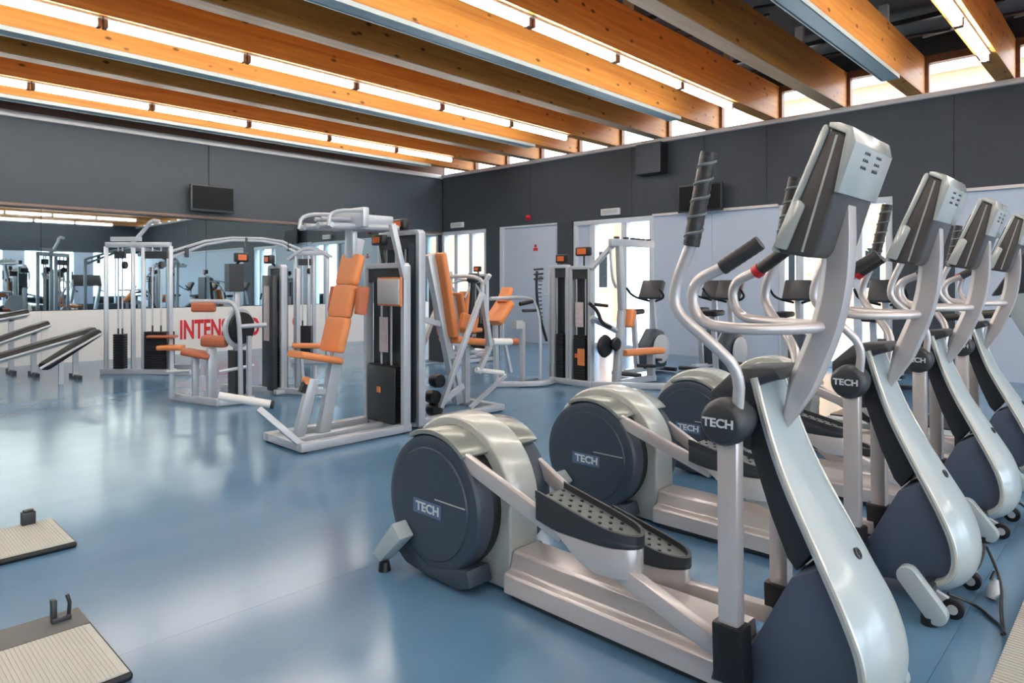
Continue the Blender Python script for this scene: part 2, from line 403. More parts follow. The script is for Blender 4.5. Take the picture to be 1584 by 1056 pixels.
ORD = ['first', 'second', 'third', 'fourth', 'fifth', 'sixth', 'seventh', 'eighth', 'ninth', 'tenth', 'eleventh', 'twelfth']
light_k = [(0, 'nearest'), (3, 'second nearest'), (6, 'third nearest'), (9, 'farthest')]
proto = None
for k in range(-9, 11, 3):
    a = 1.28 + 1.004 * k
    cy = a + BW / 2
    row = {0: 'nearest', 3: 'second nearest', 6: 'third nearest', 9: 'farthest'}.get(k)
    xs = []; x = 9.14
    while x > XB + 1.5: xs.append(x); x -= 1.432
    for i, x in enumerate(xs):
        if proto is None:
            lp = thing('strip_light', (x, cy, BZ0), '', 'ceiling light')
            MB().box((x - 1.425, cy - 0.05, BZ0 - 0.022), (x - 0.005, cy + 0.05, BZ0)).build('light_housing', 'white', lp)
            MB().tube([(x - 1.385, cy, BZ0 - 0.066), (x - 0.045, cy, BZ0 - 0.066)], 0.036, 10).build('light_tube', 'tube', lp)
            MB().box((x - 1.42, cy - 0.04, BZ0 - 0.102), (x - 1.385, cy + 0.04, BZ0 - 0.018)).build('lamp_holder', 'wood2', lp)
            MB().box((x - 0.045, cy - 0.04, BZ0 - 0.102), (x - 0.01, cy + 0.04, BZ0 - 0.018)).build('lamp_holder', 'wood2', lp)
            proto = lp; o = lp
        else:
            o = copy_tree(proto); o.location = (x, cy, BZ0)
        if row:
            o['label'] = 'white fluorescent strip light under the %s lit timber beam, %s from the right wall' % (row, ORD[i])
            o['group'] = 'strip lights under the %s lit beam' % row
        else:
            o['label'] = 'white fluorescent strip light in the %s row behind the camera, %s from the right wall' % (ORD[-k // 3 - 1], ORD[i]); o['group'] = 'strip lights behind the camera'
for k, nm in ((1, 'nearest'), (4, 'second nearest'), (7, 'third nearest'), (10, 'farthest')):
    a = 1.28 + 1.004 * k
    t = thing('cable_tray', (2, a + BW / 2, BZ0 - .004), 'long grey metal channel under a bare timber beam, %s of the four' % nm, 'cable tray', 'grey channels under the beams')
    MB().box((XB + 0.2, a - 0.005, BZ0 - 0.055), (9.3, a + 0.004, BZ0 - .004)).box((XB + 0.2, a + 0.02, BZ0 - 0.045), (9.3, a + BW - 0.02, BZ0 - .004)).box((XB + 0.2, a + BW - 0.004, BZ0 - 0.055), (9.3, a + BW + 0.005, BZ0 - .004)).build('channel', 'galv', t, bevel=0.003, seg=1)
    MB().box((9.3, a, BZ0 - 0.05), (9.33, a + BW, BZ0 - .004)).build('end_cap', 'galv', t)

# ------------------------------------------------------------------ outside
struct(MB().box((XW + 0.4, -60, -0.3), (80, 80, -0.15)).build('ground_outside', 'paving'))
struct(MB().box((-60, -60, -0.3), (80, YB - 0.4, -0.15)).build('ground_rear', 'paving'))
def building(x0, y0, x1, y1, h, label, rows, cols):
    b = thing('brick_building', ((x0 + x1) / 2, (y0 + y1) / 2, -0.15), label, 'building')
    MB().box((x0, y0, -0.15), (x1, y1, h)).build('wall', 'brick', b)
    MB().box((x0 - 0.25, y0 - 0.25, h), (x1 + 0.25, y1 + 0.25, h + 0.2)).build('roof_edge', 'trim', b)
    for r in range(rows):
        for c in range(cols):
            yc = y0 + (c + 0.5) * (y1 - y0) / cols; zc = 1.0 + r * 2.9
            f = MB().box((x0 - 0.05, yc - 0.6, zc), (x0 + 0.05, yc + 0.6, zc + 1.5)).build('window', 'white', b)
            MB().box((x0 - 0.06, yc - 0.5, zc + 0.1), (x0 - 0.04, yc + 0.5, zc + 1.4)).build('window_pane', 'lcd', f)
building(24, -8, 30, 11, 7.7, 'long peach brick building outside, seen through the high glazing', 2, 7)
building(20, 14.1, 20.7, 15.5, 4.5, 'narrow peach brick block outside the glazed door', 1, 1)
building(20, 24.6, 24, 26.8, 4.5, 'peach brick block outside the corner window', 1, 1)
def tree(x, y, h, r, label):
    t = thing('garden_tree', (x, y, -0.15), label, 'tree')
    MB().tube([(x, y, -0.15), (x + 0.1, y, h * 0.4), (x, y + 0.1, h * 0.8)], 0.09, 8, scale=[1, 0.8, 0.3]).build('trunk', 'bark', t)
    mb = MB()
    for i in range(260):
        u = V((random.gauss(0, 1), random.gauss(0, 1), random.gauss(0, 1))).normalized() * (r * random.random() ** 0.4)
        c = V((x, y, h * 0.65)) + V((u.x, u.y, u.z * 1.2)); a = V((random.gauss(0, 1), random.gauss(0, 1), random.gauss(0, 1))).normalized() * 0.11
        b2 = a.cross(V((random.random(), random.random(), random.random()))).normalized() * 0.07
        mb.add([c - a, c + b2, c + a, c - b2], [(0, 1, 2, 3)])
    mb.build('crown', 'leaf', t)
tree(17, 20.5, 4.6, 1.2, 'leafy green tree outside the corner window')
tree(20, 6.6, 4.6, 1.4, 'leafy green tree outside the window behind the ellipticals')

# ------------------------------------------------------------------ wall fittings
t = thing('wall_tv', (5.0, YW - 0.15, 2.75), 'black flat television on the dark band above the mirrors', 'television')
MB().box((4.62, YW - 0.30, 2.52), (5.40, YW - 0.25, 2.99)).build('tv_body', 'charcoal', t, bevel=0.01)
MB().box((4.65, YW - 0.305, 2.56), (5.37, YW - 0.30, 2.965)).build('tv_screen', 'lcd', t)
MB().box((4.9, YW - 0.25, 2.65), (5.1, YW - 0.13, 2.85)).build('tv_bracket', 'black', t)
MB().tube([(5.0, YW - 0.145, 3.72), (5.0, YW - 0.145, 2.9)], 0.006, 6).build('tv_cable', 'black', t)
t = thing('wall_tv', (XW, 5.5, 2.68), 'black flat television on the right wall behind the near elliptical', 'television')
MB().box((XW - 0.17, 5.12, 2.45), (XW - 0.12, 5.93, 2.92)).build('tv_body', 'charcoal', t, bevel=0.01)
MB().box((XW - 0.175, 5.15, 2.48), (XW - 0.17, 5.90, 2.89)).build('tv_screen', 'lcd', t)
MB().box((XW - 0.12, 5.4, 2.6), (XW, 5.6, 2.8)).build('tv_bracket', 'black', t)
MB().tube([(XW - 0.015, 5.52, 3.72), (XW - 0.015, 5.52, 2.8)], 0.006, 6).build('tv_cable', 'black', t)

t = thing('wall_box', (XW, 6.48, 3.2), 'dark boxed-in duct on the right wall, just below the beams', 'duct')
MB().box((XW - 0.25, 6.25, 3.22), (XW, 6.72, 3.72)).build('duct_casing', 'darkwall', t)
MB().box((XW - 0.26, 6.23, 3.19), (XW, 6.74, 3.22)).build('duct_base', 'black', t)
MB().box((XW - 0.255, 6.22, 3.2), (XW, 6.25, 3.72)).build('duct_side', 'black', t)

def sign(y0, y1, z0, z1, label):
    t = thing('exit_sign', (XW - 0.03, (y0 + y1) / 2, z0), label, 'sign', 'white signs over the openings')
    MB().box((XW - 0.06, y0, z0), (XW, y1, z1)).build('sign_body', 'white', t, bevel=0.008)
    MB().box((XW - 0.064, y0 + 0.03, z0 + 0.025), (XW - 0.06, y1 - 0.03, z1 - 0.025)).build('sign_face', 'plaque', t)
sign(11.55, 11.97, 2.545, 2.665, 'white sign box on the dark wall above the corner window')
sign(7.22, 7.64, 2.535, 2.66, 'white sign box on the dark wall above the glazed door')
t = thing('fire_alarm', (XW - 0.02, 9.53, 2.57), 'small red alarm on the dark wall above the pale door', 'alarm')
MB().cbox((XW - 0.02, 9.53, 2.63), (0.04, 0.11, 0.11)).build('alarm_base', 'red', t, bevel=0.01)
MB().lathe((XW - 0.04, 9.53, 2.63), (-1, 0, 0), [(0, 0.04), (0.03, 0.036), (0.04, 0.02)], 14).build('alarm_dome', 'red', t)

# ------------------------------------------------------------------ elliptical trainers
EX = 2.03                                # centre line of the first one
def elliptical():
    R = thing('elliptical_trainer', (EX, 1.45, 0), '', 'elliptical trainer', 'elliptical trainers in the row')
    X = lambda s: EX + s
    # base
    sec = [(-.130, .03), (-.130, .098), (-.122, .108), (-.098, .110), (-.090, .118), (-.078, .172), (-.066, .180), (.066, .180), (.078, .172), (.090, .118), (.098, .110), (.122, .108), (.130, .098), (.130, .03)]
    MB().prism([(X(a), z) for a, z in sec], 'y', .93, 1.86).build('base_rail', 'pearl', R, bevel=.003, sharp=20)
    MB().box((X(-.11), .95, .006), (X(.11), 1.84, .03)).build('rail_skid', 'charcoal', R, bevel=.004)
    # rear housing
    prof = [(1.862, 0.012), (1.868, .33)] + arc(2.205, .33, .345, 172, 10, 18) + [(2.53, .25), (2.46, .12), (2.36, .05), (2.30, .012)]
    MB().prism(prof, 'x', X(-.085), X(.085)).build('rear_housing', 'housing', R, bevel=.014, seg=3)
    for s in (-1, 1):
        lo, hi = sorted((X(s * .232), X(s * .135)))
        f = MB().lathe((X(s * .13), 2.2, .325), (s, 0, 0), [(0, .285), (.02, .292), (.075, .290), (.088, .282), (.094, .262), (.093, .236), (.100, .232), (.102, .2)], 48).build('wheel_cover', 'navy', R, sharp=25)
        MB().lathe((X(s * .085), 2.2, .325), (s, 0, 0), [(0, .283), (.046, .283)], 40).build('wheel_gap', 'black', f)
        # dark lower skirt
        MB().prism([(2.44, .18), (2.47, .10), (2.36, .035), (2.22, .02), (2.02, .02), (1.95, .045), (1.97, .11), (2.2, .06), (2.36, .12)], 'x', X(s * .10), X(s * .228)).build('skirt', 'navy', R, bevel=.008)
        lb = MB().box((min(X(s * .231), X(s * .234)), 2.12, .275), (max(X(s * .231), X(s * .234)), 2.30, .335)).build('name_plate', 'labelblue', f)
        text('TECH', 'lettering', 'logo', f, (X(s * .2345), 2.205, .305), (math.pi / 2, 0, -math.pi / 2 if s < 0 else math.pi / 2), .052, .001, .0015, 1.15)
        MB().box((min(X(s * .228), X(s * .2335)), 1.975, .352), (max(X(s * .228), X(s * .2335)), 2.16, .357)).build('cover_line', 'housing', f)
        # silver bridge over the wheel
        MB().prism(arc(2.2, .325, .312, 132, 62, 10) + arc(2.2, .325, .29, 62, 132, 10), 'x', X(s * .06), X(s * .225)).build('wheel_bridge', 'bridge', R, bevel=.006)
        # rear foot
        ft = MB().prism([(2.44, .035), (2.29, .175), (2.35, .23), (2.50, .06)], 'x', X(s * .235), X(s * .31)).build('rear_foot', 'shell', R, bevel=.008)
        MB().cyl((X(s * .29), 2.43, 0), (X(s * .29), 2.43, .04), .028, .022, 14).build('rubber_foot', 'black', ft)
    MB().tube([(X(-.25), 2.40, .12), (X(.25), 2.40, .12)], .03, 10).build('rear_axle', 'navy', R)
    # pedals
    for s in (-1, 1):
        dz0, dz1 = (0, 0) if s < 0 else (-.16, -.16)
        yo = 0 if s < 0 else .0
        a0, a1 = X(s * .235) if s < 0 else X(.075), X(-.075) if s < 0 else X(s * .235)
        zy = lambda yy: (.365 + (yy - 1.22) / .38 * .085) + (dz0 if yy > 1.4 else dz1)
        out = [(a0, 1.60), (a0, 1.34), (a0 + .02, 1.26), ((a0 + a1) / 2, 1.20), (a1 - .02, 1.23), (a1, 1.30), (a1, 1.60)]
        out = [(p.x, p.y) for p in chaikin([(a, b, 0) for a, b in out], 2)]
        def sheared(poly, h0, h1):
            n = len(poly); mb = MB()
            vs = [(a, b, zy(b) + h0) for a, b in poly] + [(a, b, zy(b) + h1) for a, b in poly]
            mb.add(vs, [tuple(range(n))[::-1], tuple(range(n, 2 * n))] + [(i, (i + 1) % n, n + (i + 1) % n, n + i) for i in range(n)]); return mb
        cx = (a0 + a1) / 2
        inn = [(cx + (a - cx) * .88, 1.41 + (b - 1.41) * .93) for a, b in out]
        def wedge(poly, lo, hi):
            n = len(poly); mb = MB()
            vs = [(a, b, zy(b) + lo(b)) for a, b in poly] + [(a, b, zy(b) + hi(b)) for a, b in poly]
            mb.add(vs, [tuple(range(n))[::-1], tuple(range(n, 2 * n))] + [(i, (i + 1) % n, n + (i + 1) % n, n + i) for i in range(n)]); return mb
        und = lambda b: .020 - .062 * max(0, min(1, (b - 1.22) / .30))
        pd = wedge(out, und, lambda b: .035).build('pedal', 'charcoal', R, bevel=.004)
        tr = sheared(inn, .034, .040).build('tread', 'tread', pd)
        # raised rim round the tread and the heel plate
        ring = MB()
        n = len(out)
        vs = [(a, b, zy(b) + .034) for a, b in out] + [(a, b, zy(b) + .062) for a, b in out] + [(a, b, zy(b) + .062) for a, b in inn] + [(a, b, zy(b) + .034) for a, b in inn]
        fs = []
        for i in range(n - 1):
            for q in range(3): fs.append((q * n + i, q * n + i + 1, (q + 1) * n + i + 1, (q + 1) * n + i))
        ring.add(vs, fs).build('rim', 'charcoal', pd)
        bm = MB()
        for i in range(7):
            for j in range(4):
                xx = a0 + .028 + j * .035; yy = 1.30 + i * .043 + (.02 if j % 2 else 0)
                bm.cyl((xx, yy, zy(yy) + .038), (xx, yy, zy(yy) + .044), .007, n=6)
        bm.build('tread_studs', 'black', pd, kind='stuff')
        zc = zy(1.4)
        wedge([(cx + (a - cx) * .96, min(b, 1.53) + .004) for a, b in out[2:-2]], lambda b: -.085 - .02 * max(0, 1 - abs(b - 1.36) / .12) + .05 * max(0, (b - 1.42) / .11), lambda b: und(b) - .002).build('pedal_plate', 'pearl', R, bevel=.004)
        xb = X(s * .195)
        # crank bar behind, link bar in front
        MB().bar((xb, 2.07, .555 + dz0 * .3), (xb, 1.50, zy(1.5) - .06), .03, .062).build('crank_bar', 'pearl', R, bevel=.006)
        MB().bar((X(s * .165), 1.30, zy(1.3) - .08), (X(s * .165), .90, .165), .045, .06).build('link_bar', 'pearl', R, bevel=.006)
        # moving arm
        xa = X(s * .18)
        ar = MB().bar((xa, .888, .20), (xa, .892, .80), .05, .062).build('swing_arm', 'pearl', R, bevel=.008)
        MB().prism([(.835, .10), (.93, .10), (.935, .27), (.842, .27)], 'x', xa - .034, xa + .034).build('arm_boot', 'black', ar, bevel=.008)
        bs = MB().lathe((X(s * .09), .895, .852), (s, 0, 0), [(0, .05), (.05, .062), (.10, .069), (.135, .066), (.150, .056), (.153, .05)], 30).build('pivot_boss', 'charcoal', R, sharp=30)
        text('TECH', 'lettering', 'logo', bs, (X(s * .2445), .898, .852), (math.pi / 2, 0, -math.pi / 2 if s < 0 else math.pi / 2), .034, .001, .001, 1.1)
        xo = X(s * .31)
        pts = [(X(s * .20), .86, .88), (X(s * .215), .845, 1.0), (X(s * .26), .90, 1.075), (X(s * .31), .995, 1.165), (xo, 1.0, 1.235), (xo, .945, 1.36)]
        MB().tube(pts, .0165, 12, smooth=2).build('upper_arm', 'pearl', R)
        g = MB()
        p0, p1 = V((xo, .945, 1.355)), V((xo, .893, 1.60)); N = 26
        g.tube([p0.lerp(p1, i / N) for i in range(N + 1)], .0225, 12, scale=[1 + (.05 if i % 2 else 0) for i in range(N + 1)])
        gr = g.build('arm_grip', 'grip', R, sharp=60)
        gd = (p1 - p0).normalized(); gu = V((1, 0, 0)); gw = gd.cross(gu).normalized()
        hp = [p0.lerp(p1, .04 + .92 * i / 72) + gu * .0222 * math.cos(i * .42) + gw * .0222 * math.sin(i * .42) for i in range(73)]
        MB().tube(hp, .0045, 5).build('spiral_strip', 'tread', gr)
        MB().cyl(p1, p1 + gd * .012, .0235, .022, 12).build('grip_cap', 'black', gr)
        # fixed handlebar
        xh = X(s * .235)
        hy = -.015 if s < 0 else .085
        MB().tube([(X(s * .02), .69, 1.125), (X(s * .12), .74 + hy * .5, 1.122), (X(s * .215), .87 + hy, 1.12), (xh, .985 + hy, 1.135), (xh, 1.005 + hy, 1.25), (xh, .90 + hy, 1.295)], .0165, 12, smooth=3).build('handlebar', 'pearl', R)
        q0, q1 = V((xh, .905 + hy, 1.293)), V((X(s * .22), .80 + hy, 1.362))
        hg = MB().tube([q0.lerp(q1, i / 14) for i in range(15)], .021, 12, scale=[1 + (.05 if i % 2 else 0) for i in range(15)]).build('hand_grip', 'grip', R, sharp=60)
        if s > 0:
            MB().cyl(q0 - (q1 - q0).normalized() * .012, q0 + (q1 - q0).normalized() * .012, .024, n=14).build('red_ring', 'red', hg, label='red ring at the grip')
    # front hull
    shell = [(.852, .972), (.812, .84), (.758, .70), (.672, .54), (.588, .385), (.545, .29), (.532, .20), (.555, .13), (.625, .09), (.70, .078)]
    HW = lambda b: .10 + .062 * max(0, min(1, (.95 - b) / .62))
    rim = [(p.x, p.y) for p in chaikin([(a, b, 0) for a, b in shell], 2)]
    low = [p for p in rim if p[1] < .50]
    up = [p for p in rim if p[1] >= .50]
    MB().prism([(a + .012, b) for a, b in low] + [(.98, .045), (.97, .085), (.86, .18), (.735, .43)], 'x', X(-.132), X(.132)).build('hull_panel', 'panelblue', R, bevel=.006)
    MB().prism([(a + .012, b - .004) for a, b in up] + [(.69, .50), (.738, .43), (.765, .46), (.812, .571), (.87, .74), (.92, .90)], 'x', X(-.085), X(.085)).build('hull_spine', 'charcoal', R, bevel=.006)
    mb = MB(); NL = 9; sec_n = 2 * NL; vs = []; fs = []
    for i, (a, b) in enumerate(rim):
        a0, b0 = rim[max(i - 1, 0)]; a1, b1 = rim[min(i + 1, len(rim) - 1)]
        tx, tz = a1 - a0, b1 - b0; l = math.hypot(tx, tz); nx, nz = tz / l, -tx / l      # outward: towards -Y
        if nx > 0 and b > .15: nx, nz = -nx, -nz
        if b <= .15 and nz > 0: nx, nz = -nx, -nz
        cr = .010 + .040 * max(0, min(1, (.80 - b) / .45)); hw = HW(b) + .003
        for j in range(NL):
            t = -1 + 2 * j / (NL - 1); c = cr * (1 - abs(t) ** 2.6)
            vs.append((X(t * hw), a + nx * c, b + nz * c))
        for j in range(NL):
            t = 1 - 2 * j / (NL - 1); vs.append((X(t * hw), a - nx * .016, b - nz * .016))
    m_ = len(rim)
    for i in range(m_ - 1):
        for j in range(sec_n):
            k = (j + 1) % sec_n; fs.append((i * sec_n + j, i * sec_n + k, (i + 1) * sec_n + k, (i + 1) * sec_n + j))
    fs += [tuple(range(sec_n))[::-1], tuple(range((m_ - 1) * sec_n, m_ * sec_n))]
    sh = mb.add(vs, fs).build('front_shell', 'shell', R, sharp=50)
    # rim line along the near and far edge of the shell
    for s in (-1, 1):
        MB().tube([(X(s * HW(b)), a + .002, b) for a, b in rim], .009, 8).build('shell_edge', 'bezel', sh)
    em = MB().lathe((X(.0), .604, .494), (.0, -1, .55), [(0, .016), (.006, .016), (.008, .011), (.005, .010), (.005, .006), (.009, .005)], 20)
    em.build('emblem', 'charcoal', sh)
    MB().prism([(.775, .975), (.80, 1.006), (.915, .995), (1.0, .915), (1.0, .84), (.93, .775), (.87, .75), (.845, .95)], 'x', X(-.098), X(.098)).build('hull_cap', 'charcoal', R, bevel=.01)
    # mast
    ctr = chaikin([(EX, .812, .80), (EX, .742, .97), (EX, .672, 1.15), (EX, .648, 1.32), (EX, .652, 1.50)], 2)
    sc_ = [max(.18, min(1, .18 + (p.z - .80) / .19)) for p in ctr]
    MB().sweep(ctr, [(-.033, -.036), (-.033, .022), (-.02, .04), (.02, .04), (.033, .022), (.033, -.036)], (1, 0, 0), scale=sc_).build('mast', 'pearl', R, bevel=.005)
    # console
    cn = MB().prism([(.766, 1.336), (.672, 1.318), (.655, 1.340), (.574, 1.60), (.583, 1.645), (.628, 1.664)], 'x', X(-.158), X(.158)).build('console', 'consolegrey', R, bevel=.012, seg=3)
    MB().prism([(.780, 1.342), (.766, 1.335), (.624, 1.660), (.630, 1.674), (.640, 1.670)], 'x', X(-.165), X(.165)).build('console_bezel', 'bezel', cn, bevel=.008)
    MB().prism([(.752, 1.43), (.745, 1.428), (.672, 1.60), (.679, 1.603)], 'x', X(-.12), X(.12)).build('console_screen', 'lcd', cn)
    MB().prism([(.612, 1.490), (.600, 1.487), (.556, 1.615), (.564, 1.655), (.60, 1.672), (.622, 1.676), (.624, 1.664), (.582, 1.640)], 'x', X(-.165), X(.165)).build('console_back', 'bezel', cn, bevel=.003)
    v = MB()
    for cx_ in (-.05, .05):
        for i in range(3):
            for j in range(3):
                yy = .567 + i * .006; zz = 1.60 - i * .0185
                v.cbox((X(cx_ + (j - 1) * .016), yy - .003, zz), (.008, .008, .008))
    v.build('console_vents', 'charcoal', cn, kind='stuff')
    for ss in (-1, 1):
        MB().bar((X(ss * .158), .695, 1.335), (X(ss * .158), .605, 1.640), .006, .006).build('console_trim', 'bezel', cn)
        MB().prism([(.772, 1.352), (.735, 1.340), (.685, 1.462), (.700, 1.478), (.718, 1.474)], 'x', *sorted((X(ss * .155), X(ss * .172)))).build('side_pocket', 'bezel', cn, bevel=.006)
    # front feet and transport wheels
    MB().tube([(X(-.25), .62, .10), (X(.25), .62, .10)], .025, 10).build('front_axle', 'charcoal', R)
    for s in (-1, 1):
        pill = []
        p0, p1 = V((0, .668, .160)), V((0, .575, .045)); dv = (p1 - p0).normalized(); ang = math.degrees(math.atan2(dv.z, dv.y))
        pill = [(p1.y + .036 * math.cos(math.radians(ang + q)), p1.z + .036 * math.sin(math.radians(ang + q))) for q in range(-90, 91, 20)] + \
               [(p0.y + .036 * math.cos(math.radians(ang + q)), p0.z + .036 * math.sin(math.radians(ang + q))) for q in range(90, 271, 20)]
        ff = MB().prism(pill, 'x', X(s * .25), X(s * .30)).build('front_foot', 'shell', R, bevel=.005)
        MB().cyl((X(s * .275), .60, 0), (X(s * .275), .60, .03), .028, n=14).build('rubber_foot', 'black', ff)
        wh = MB().lathe((X(s * .15), .545, .038), (s, 0, 0), [(0, .03), (.004, .037), (.028, .037), (.032, .03)], 20).build('transport_wheel', 'black', R)
        MB().cyl((X(s * .148), .545, .038), (X(s * .185), .545, .038), .018, n=14).build('wheel_hub', 'plaque', wh)
        MB().bar((X(s * .165), .66, .10), (X(s * .165), .545, .05), .02, .03).build('wheel_fork', 'plaque', R)
    return R

e0 = elliptical()
where = ['nearest in the row, its wheel covers over open floor', 'second in the row from the camera',
         'third in the row from the camera', 'fourth in the row from the camera']
bpy.context.view_layer.update()
ells = [e0] + [copy_tree(e0) for _ in range(3)]
for i, e in enumerate(ells):
    e.location.x = EX + 1.09 * i
    e['origin'] = tuple(e.location)
    e['label'] = 'silver and dark grey elliptical trainer, ' + where[i]

# treadmill closing the row, its pale slanting side posts at the right edge of the frame
def treadmill(x, y):
    R = thing('treadmill', (x, y, 0), 'pale treadmill with broad slanting side posts past the last elliptical', 'treadmill')
    MB().box((x - .40, y - .1, .02), (x + .40, y + 1.5, .17)).build('deck', 'shell', R, bevel=.03)
    MB().box((x - .26, y, .165), (x + .26, y + 1.48, .18)).build('belt', 'black', R)
    MB().prism([(y - .45, .05), (y - .42, .25), (y - .1, .36), (y + .25, .20), (y + .25, .05)], 'x', x - .4, x + .4).build('motor_hood', 'shell', R, bevel=.04)
    for s in (-1, 1):
        MB().sweep(chaikin([(x + s * .36, y - .35, .15), (x + s * .36, y - .12, .62), (x + s * .36, y + .12, .95), (x + s * .36, y + .24, 1.22)], 2),
                   [(-.035, -.10), (.035, -.10), (.035, .10), (-.035, .10)], (1, 0, 0)).build('side_post', 'shell', R, bevel=.01)
        MB().tube([(x + s * .36, y + .2, 1.05), (x + s * .36, y + .65, 1.0)], .025, 10).build('handrail', 'grip', R)
    MB().prism([(y + .12, 1.18), (y + .38, 1.16), (y + .16, 1.52), (y + .08, 1.50)], 'x', x - .4, x + .4).build('console', 'charcoal', R, bevel=.02)
treadmill(6.06, .45)

# ------------------------------------------------------------------ boards, mat and cords on the floor
def board(x0, x1, y0, y1, strip, label, clip):
    t = thing('step_board', ((x0 + x1) / 2, (y0 + y1) / 2, 0), label, 'step board', 'ribbed step boards on the floor')
    b = MB().box((x0, y0, .0), (x1, y1, .028)).build('board_base', 'black', t, bevel=.012, seg=3)
    r = MB(); n = int((x1 - x0 - .03) / .0125)
    for i in range(n):
        xx = x0 + .015 + i * .0125; r.box((xx, y0 + .012, .028), (xx + .009, y1 - strip, .032))
    MB().box((x0 + .01, y0 + .01, .026), (x1 - .01, y1 - strip + .002, .030)).build('board_top', 'beige', t)
    r.build('top_ribs', 'beige', t, kind='stuff')
    if strip > .03:
        MB().box((x0 + .006, y1 - strip + .004, .026), (x1 - .006, y1 - .006, .033)).build('rear_strip', 'matgrey', t, bevel=.003)
    cx, cy, kindc = clip
    if kindc == 'u':
        MB().box((cx - .03, cy - .016, .03), (cx + .03, cy + .016, .05)).box((cx - .032, cy - .014, .045), (cx - .014, cy + .014, .115)).tube([(cx + .024, cy, .045), (cx + .027, cy, .09), (cx + .018, cy, .122)], .007, 8).build('bracket', 'charcoal', t, bevel=.003)
    else:
        MB().box((cx - .03, cy - .02, .03), (cx + .03, cy + .02, .095)).box((cx - .022, cy - .015, .095), (cx + .022, cy + .015, .105)).build('bracket', 'charcoal', t, bevel=.004)
    return t
board(-.25, .712, 2.325, 2.94, .175, 'beige ribbed step board with a dark rear strip and two-pronged bracket, nearer of the two', (.635, 2.86, 'u'))
board(-.15, .887, 3.69, 4.165, .02, 'beige ribbed step board with a square block bracket, farther of the two', (.775, 4.13, 'b'))
t = thing('ribbed_mat', (3.3, .1, 0), 'beige ribbed mat on the floor in front of the ellipticals', 'mat')
MB().box((1.9, -.45, 0), (4.6, .36, .02)).build('mat_base', 'beige', t)
r = MB()
for i in range(134):
    xx = 1.9 + i * .02; r.prism([(xx + .002, .02), (xx + .006, .032), (xx + .013, .032), (xx + .017, .02)], 'y', -.45, .366)
r.build('mat_ribs', 'beige', t, kind='stuff')

def cord(pts, label, r=.006):
    e = ells[1 if pts[0][0] < 3.9 and pts[0][0] > 2.8 else 2 if pts[0][0] > 3.9 else 0]
    e['origin'] = tuple(e.location); MB().tube(pts, r, 7, smooth=3).build('power_cord', 'black', e)
cord([(3.14, .60, .07), (3.22, .52, .09), (3.30, .50, .16), (3.42, .52, .17), (3.36, .45, .03), (3.10, .42, .008), (2.95, .39, .008), (2.87, .385, .03)], 'black power cord looping out from under the second elliptical')
cord([(3.05, .58, .05), (3.12, .50, .008), (3.02, .43, .008), (2.98, .40, .01), (2.88, .38, .03)], 'black power cord lying straight in front of the second elliptical')
cord([(4.2, .60, .06), (4.35, .52, .12), (4.5, .50, .05), (4.35, .42, .008), (4.1, .40, .008)], 'black power cord curled under the third elliptical')
cord([(2.1, .52, .05), (2.2, .47, .03), (2.32, .47, .008), (2.38, .44, .008)], 'black power cord at the foot of the nearest elliptical')
def plug(x, y, label):
    t = thing('power_plug', (x, y, 0), label, 'plug', 'plugs in front of the ellipticals')
    MB().lathe((x, y, .008), (.3, -.2, 1), [(0, .018), (.03, .024), (.05, .018), (.075, .009)], 14).build('plug_body', 'plaque', t)
    MB().tube([(x, y, .08), (x + .02, y - .01, .11)], .006, 7).build('cord_stub', 'black', t)
plug(3.23, .47, 'grey plug and cord stub on the floor before the second elliptical')
plug(4.34, .47, 'grey plug and cord stub on the floor before the third elliptical')

# ------------------------------------------------------------------ strength machines
def stack_column(R, x, y0, y1, h, face, low=.55, sticker=True, frame='silver', disp=None, cover='charcoal', rods=True):
    """weight column standing in the plane x, from y0 to y1; face = -1 or +1 is the side it shows in X"""
    f = face; r = .022
    MB().sweep(chaikin([(x, y0, .03), (x, y0, h - .06), (x, y0, h), (x, y0 + .06, h), (x, y1 - .06, h), (x, y1, h), (x, y1, h - .06), (x, y1, .03)], 1),
               [(-.035, -.022), (.035, -.022), (.035, .022), (-.035, .022)], (1, 0, 0)).build('column_frame', frame, R, bevel=.006)
    MB().box((x - .012, y0 + .02, h - .14), (x + .012, y1 - .02, h - .02)).build('head_panel', 'charcoal', R)
    MB().box((x + f * -.055 - .008, y0 + .015, .05), (x + f * -.055 + .008, y1 - .015, h - .02)).build('back_panel', 'charcoal', R)
    ym = (y0 + y1) / 2
    wm = MB(); z = .08
    while z < low:
        wm.box((x - .035, y0 + .06, z), (x + .03, y1 - .06, z + .03)); z += .034
    wm.build('weight_stack', 'black', R)
    if rods:
        for yy in (ym - .07, ym + .07):
            MB().cyl((x, yy, low), (x, yy, h - .12), .010, n=8).build('guide_rod', 'silver', R)
    MB().cyl((x, ym, low), (x, ym, h - .1), .006, n=6).build('cable', 'black', R)
    if sticker:
        MB().box((x + f * .02, ym - .05, low + .12), (x + f * .024, ym + .07, low + .42)).build('sticker', 'poster', R)
        MB().cbox((x + f * .04, ym + .04, low * .62), (.01, .05, .05)).build('selector_mark', 'screen', R)
    if disp:
        (dx, dy, dz), (w, hh) = disp
        MB().tube([(x, dy, h - .02), (dx, dy, dz)], .014, 8).build('display_stem', 'black', R)
        b = MB().box((dx - .035, dy - w / 2, dz - hh / 2), (dx + .035, dy + w / 2, dz + hh / 2)).build('display', 'black', R, bevel=.015)
        for ff in (-1, 1):
            MB().box((min(dx + ff * .034, dx + ff * .040), dy - w * .30, dz - hh * .27), (max(dx + ff * .034, dx + ff * .040), dy + w * .30, dz + hh * .27)).build('display_face', 'screen', b)

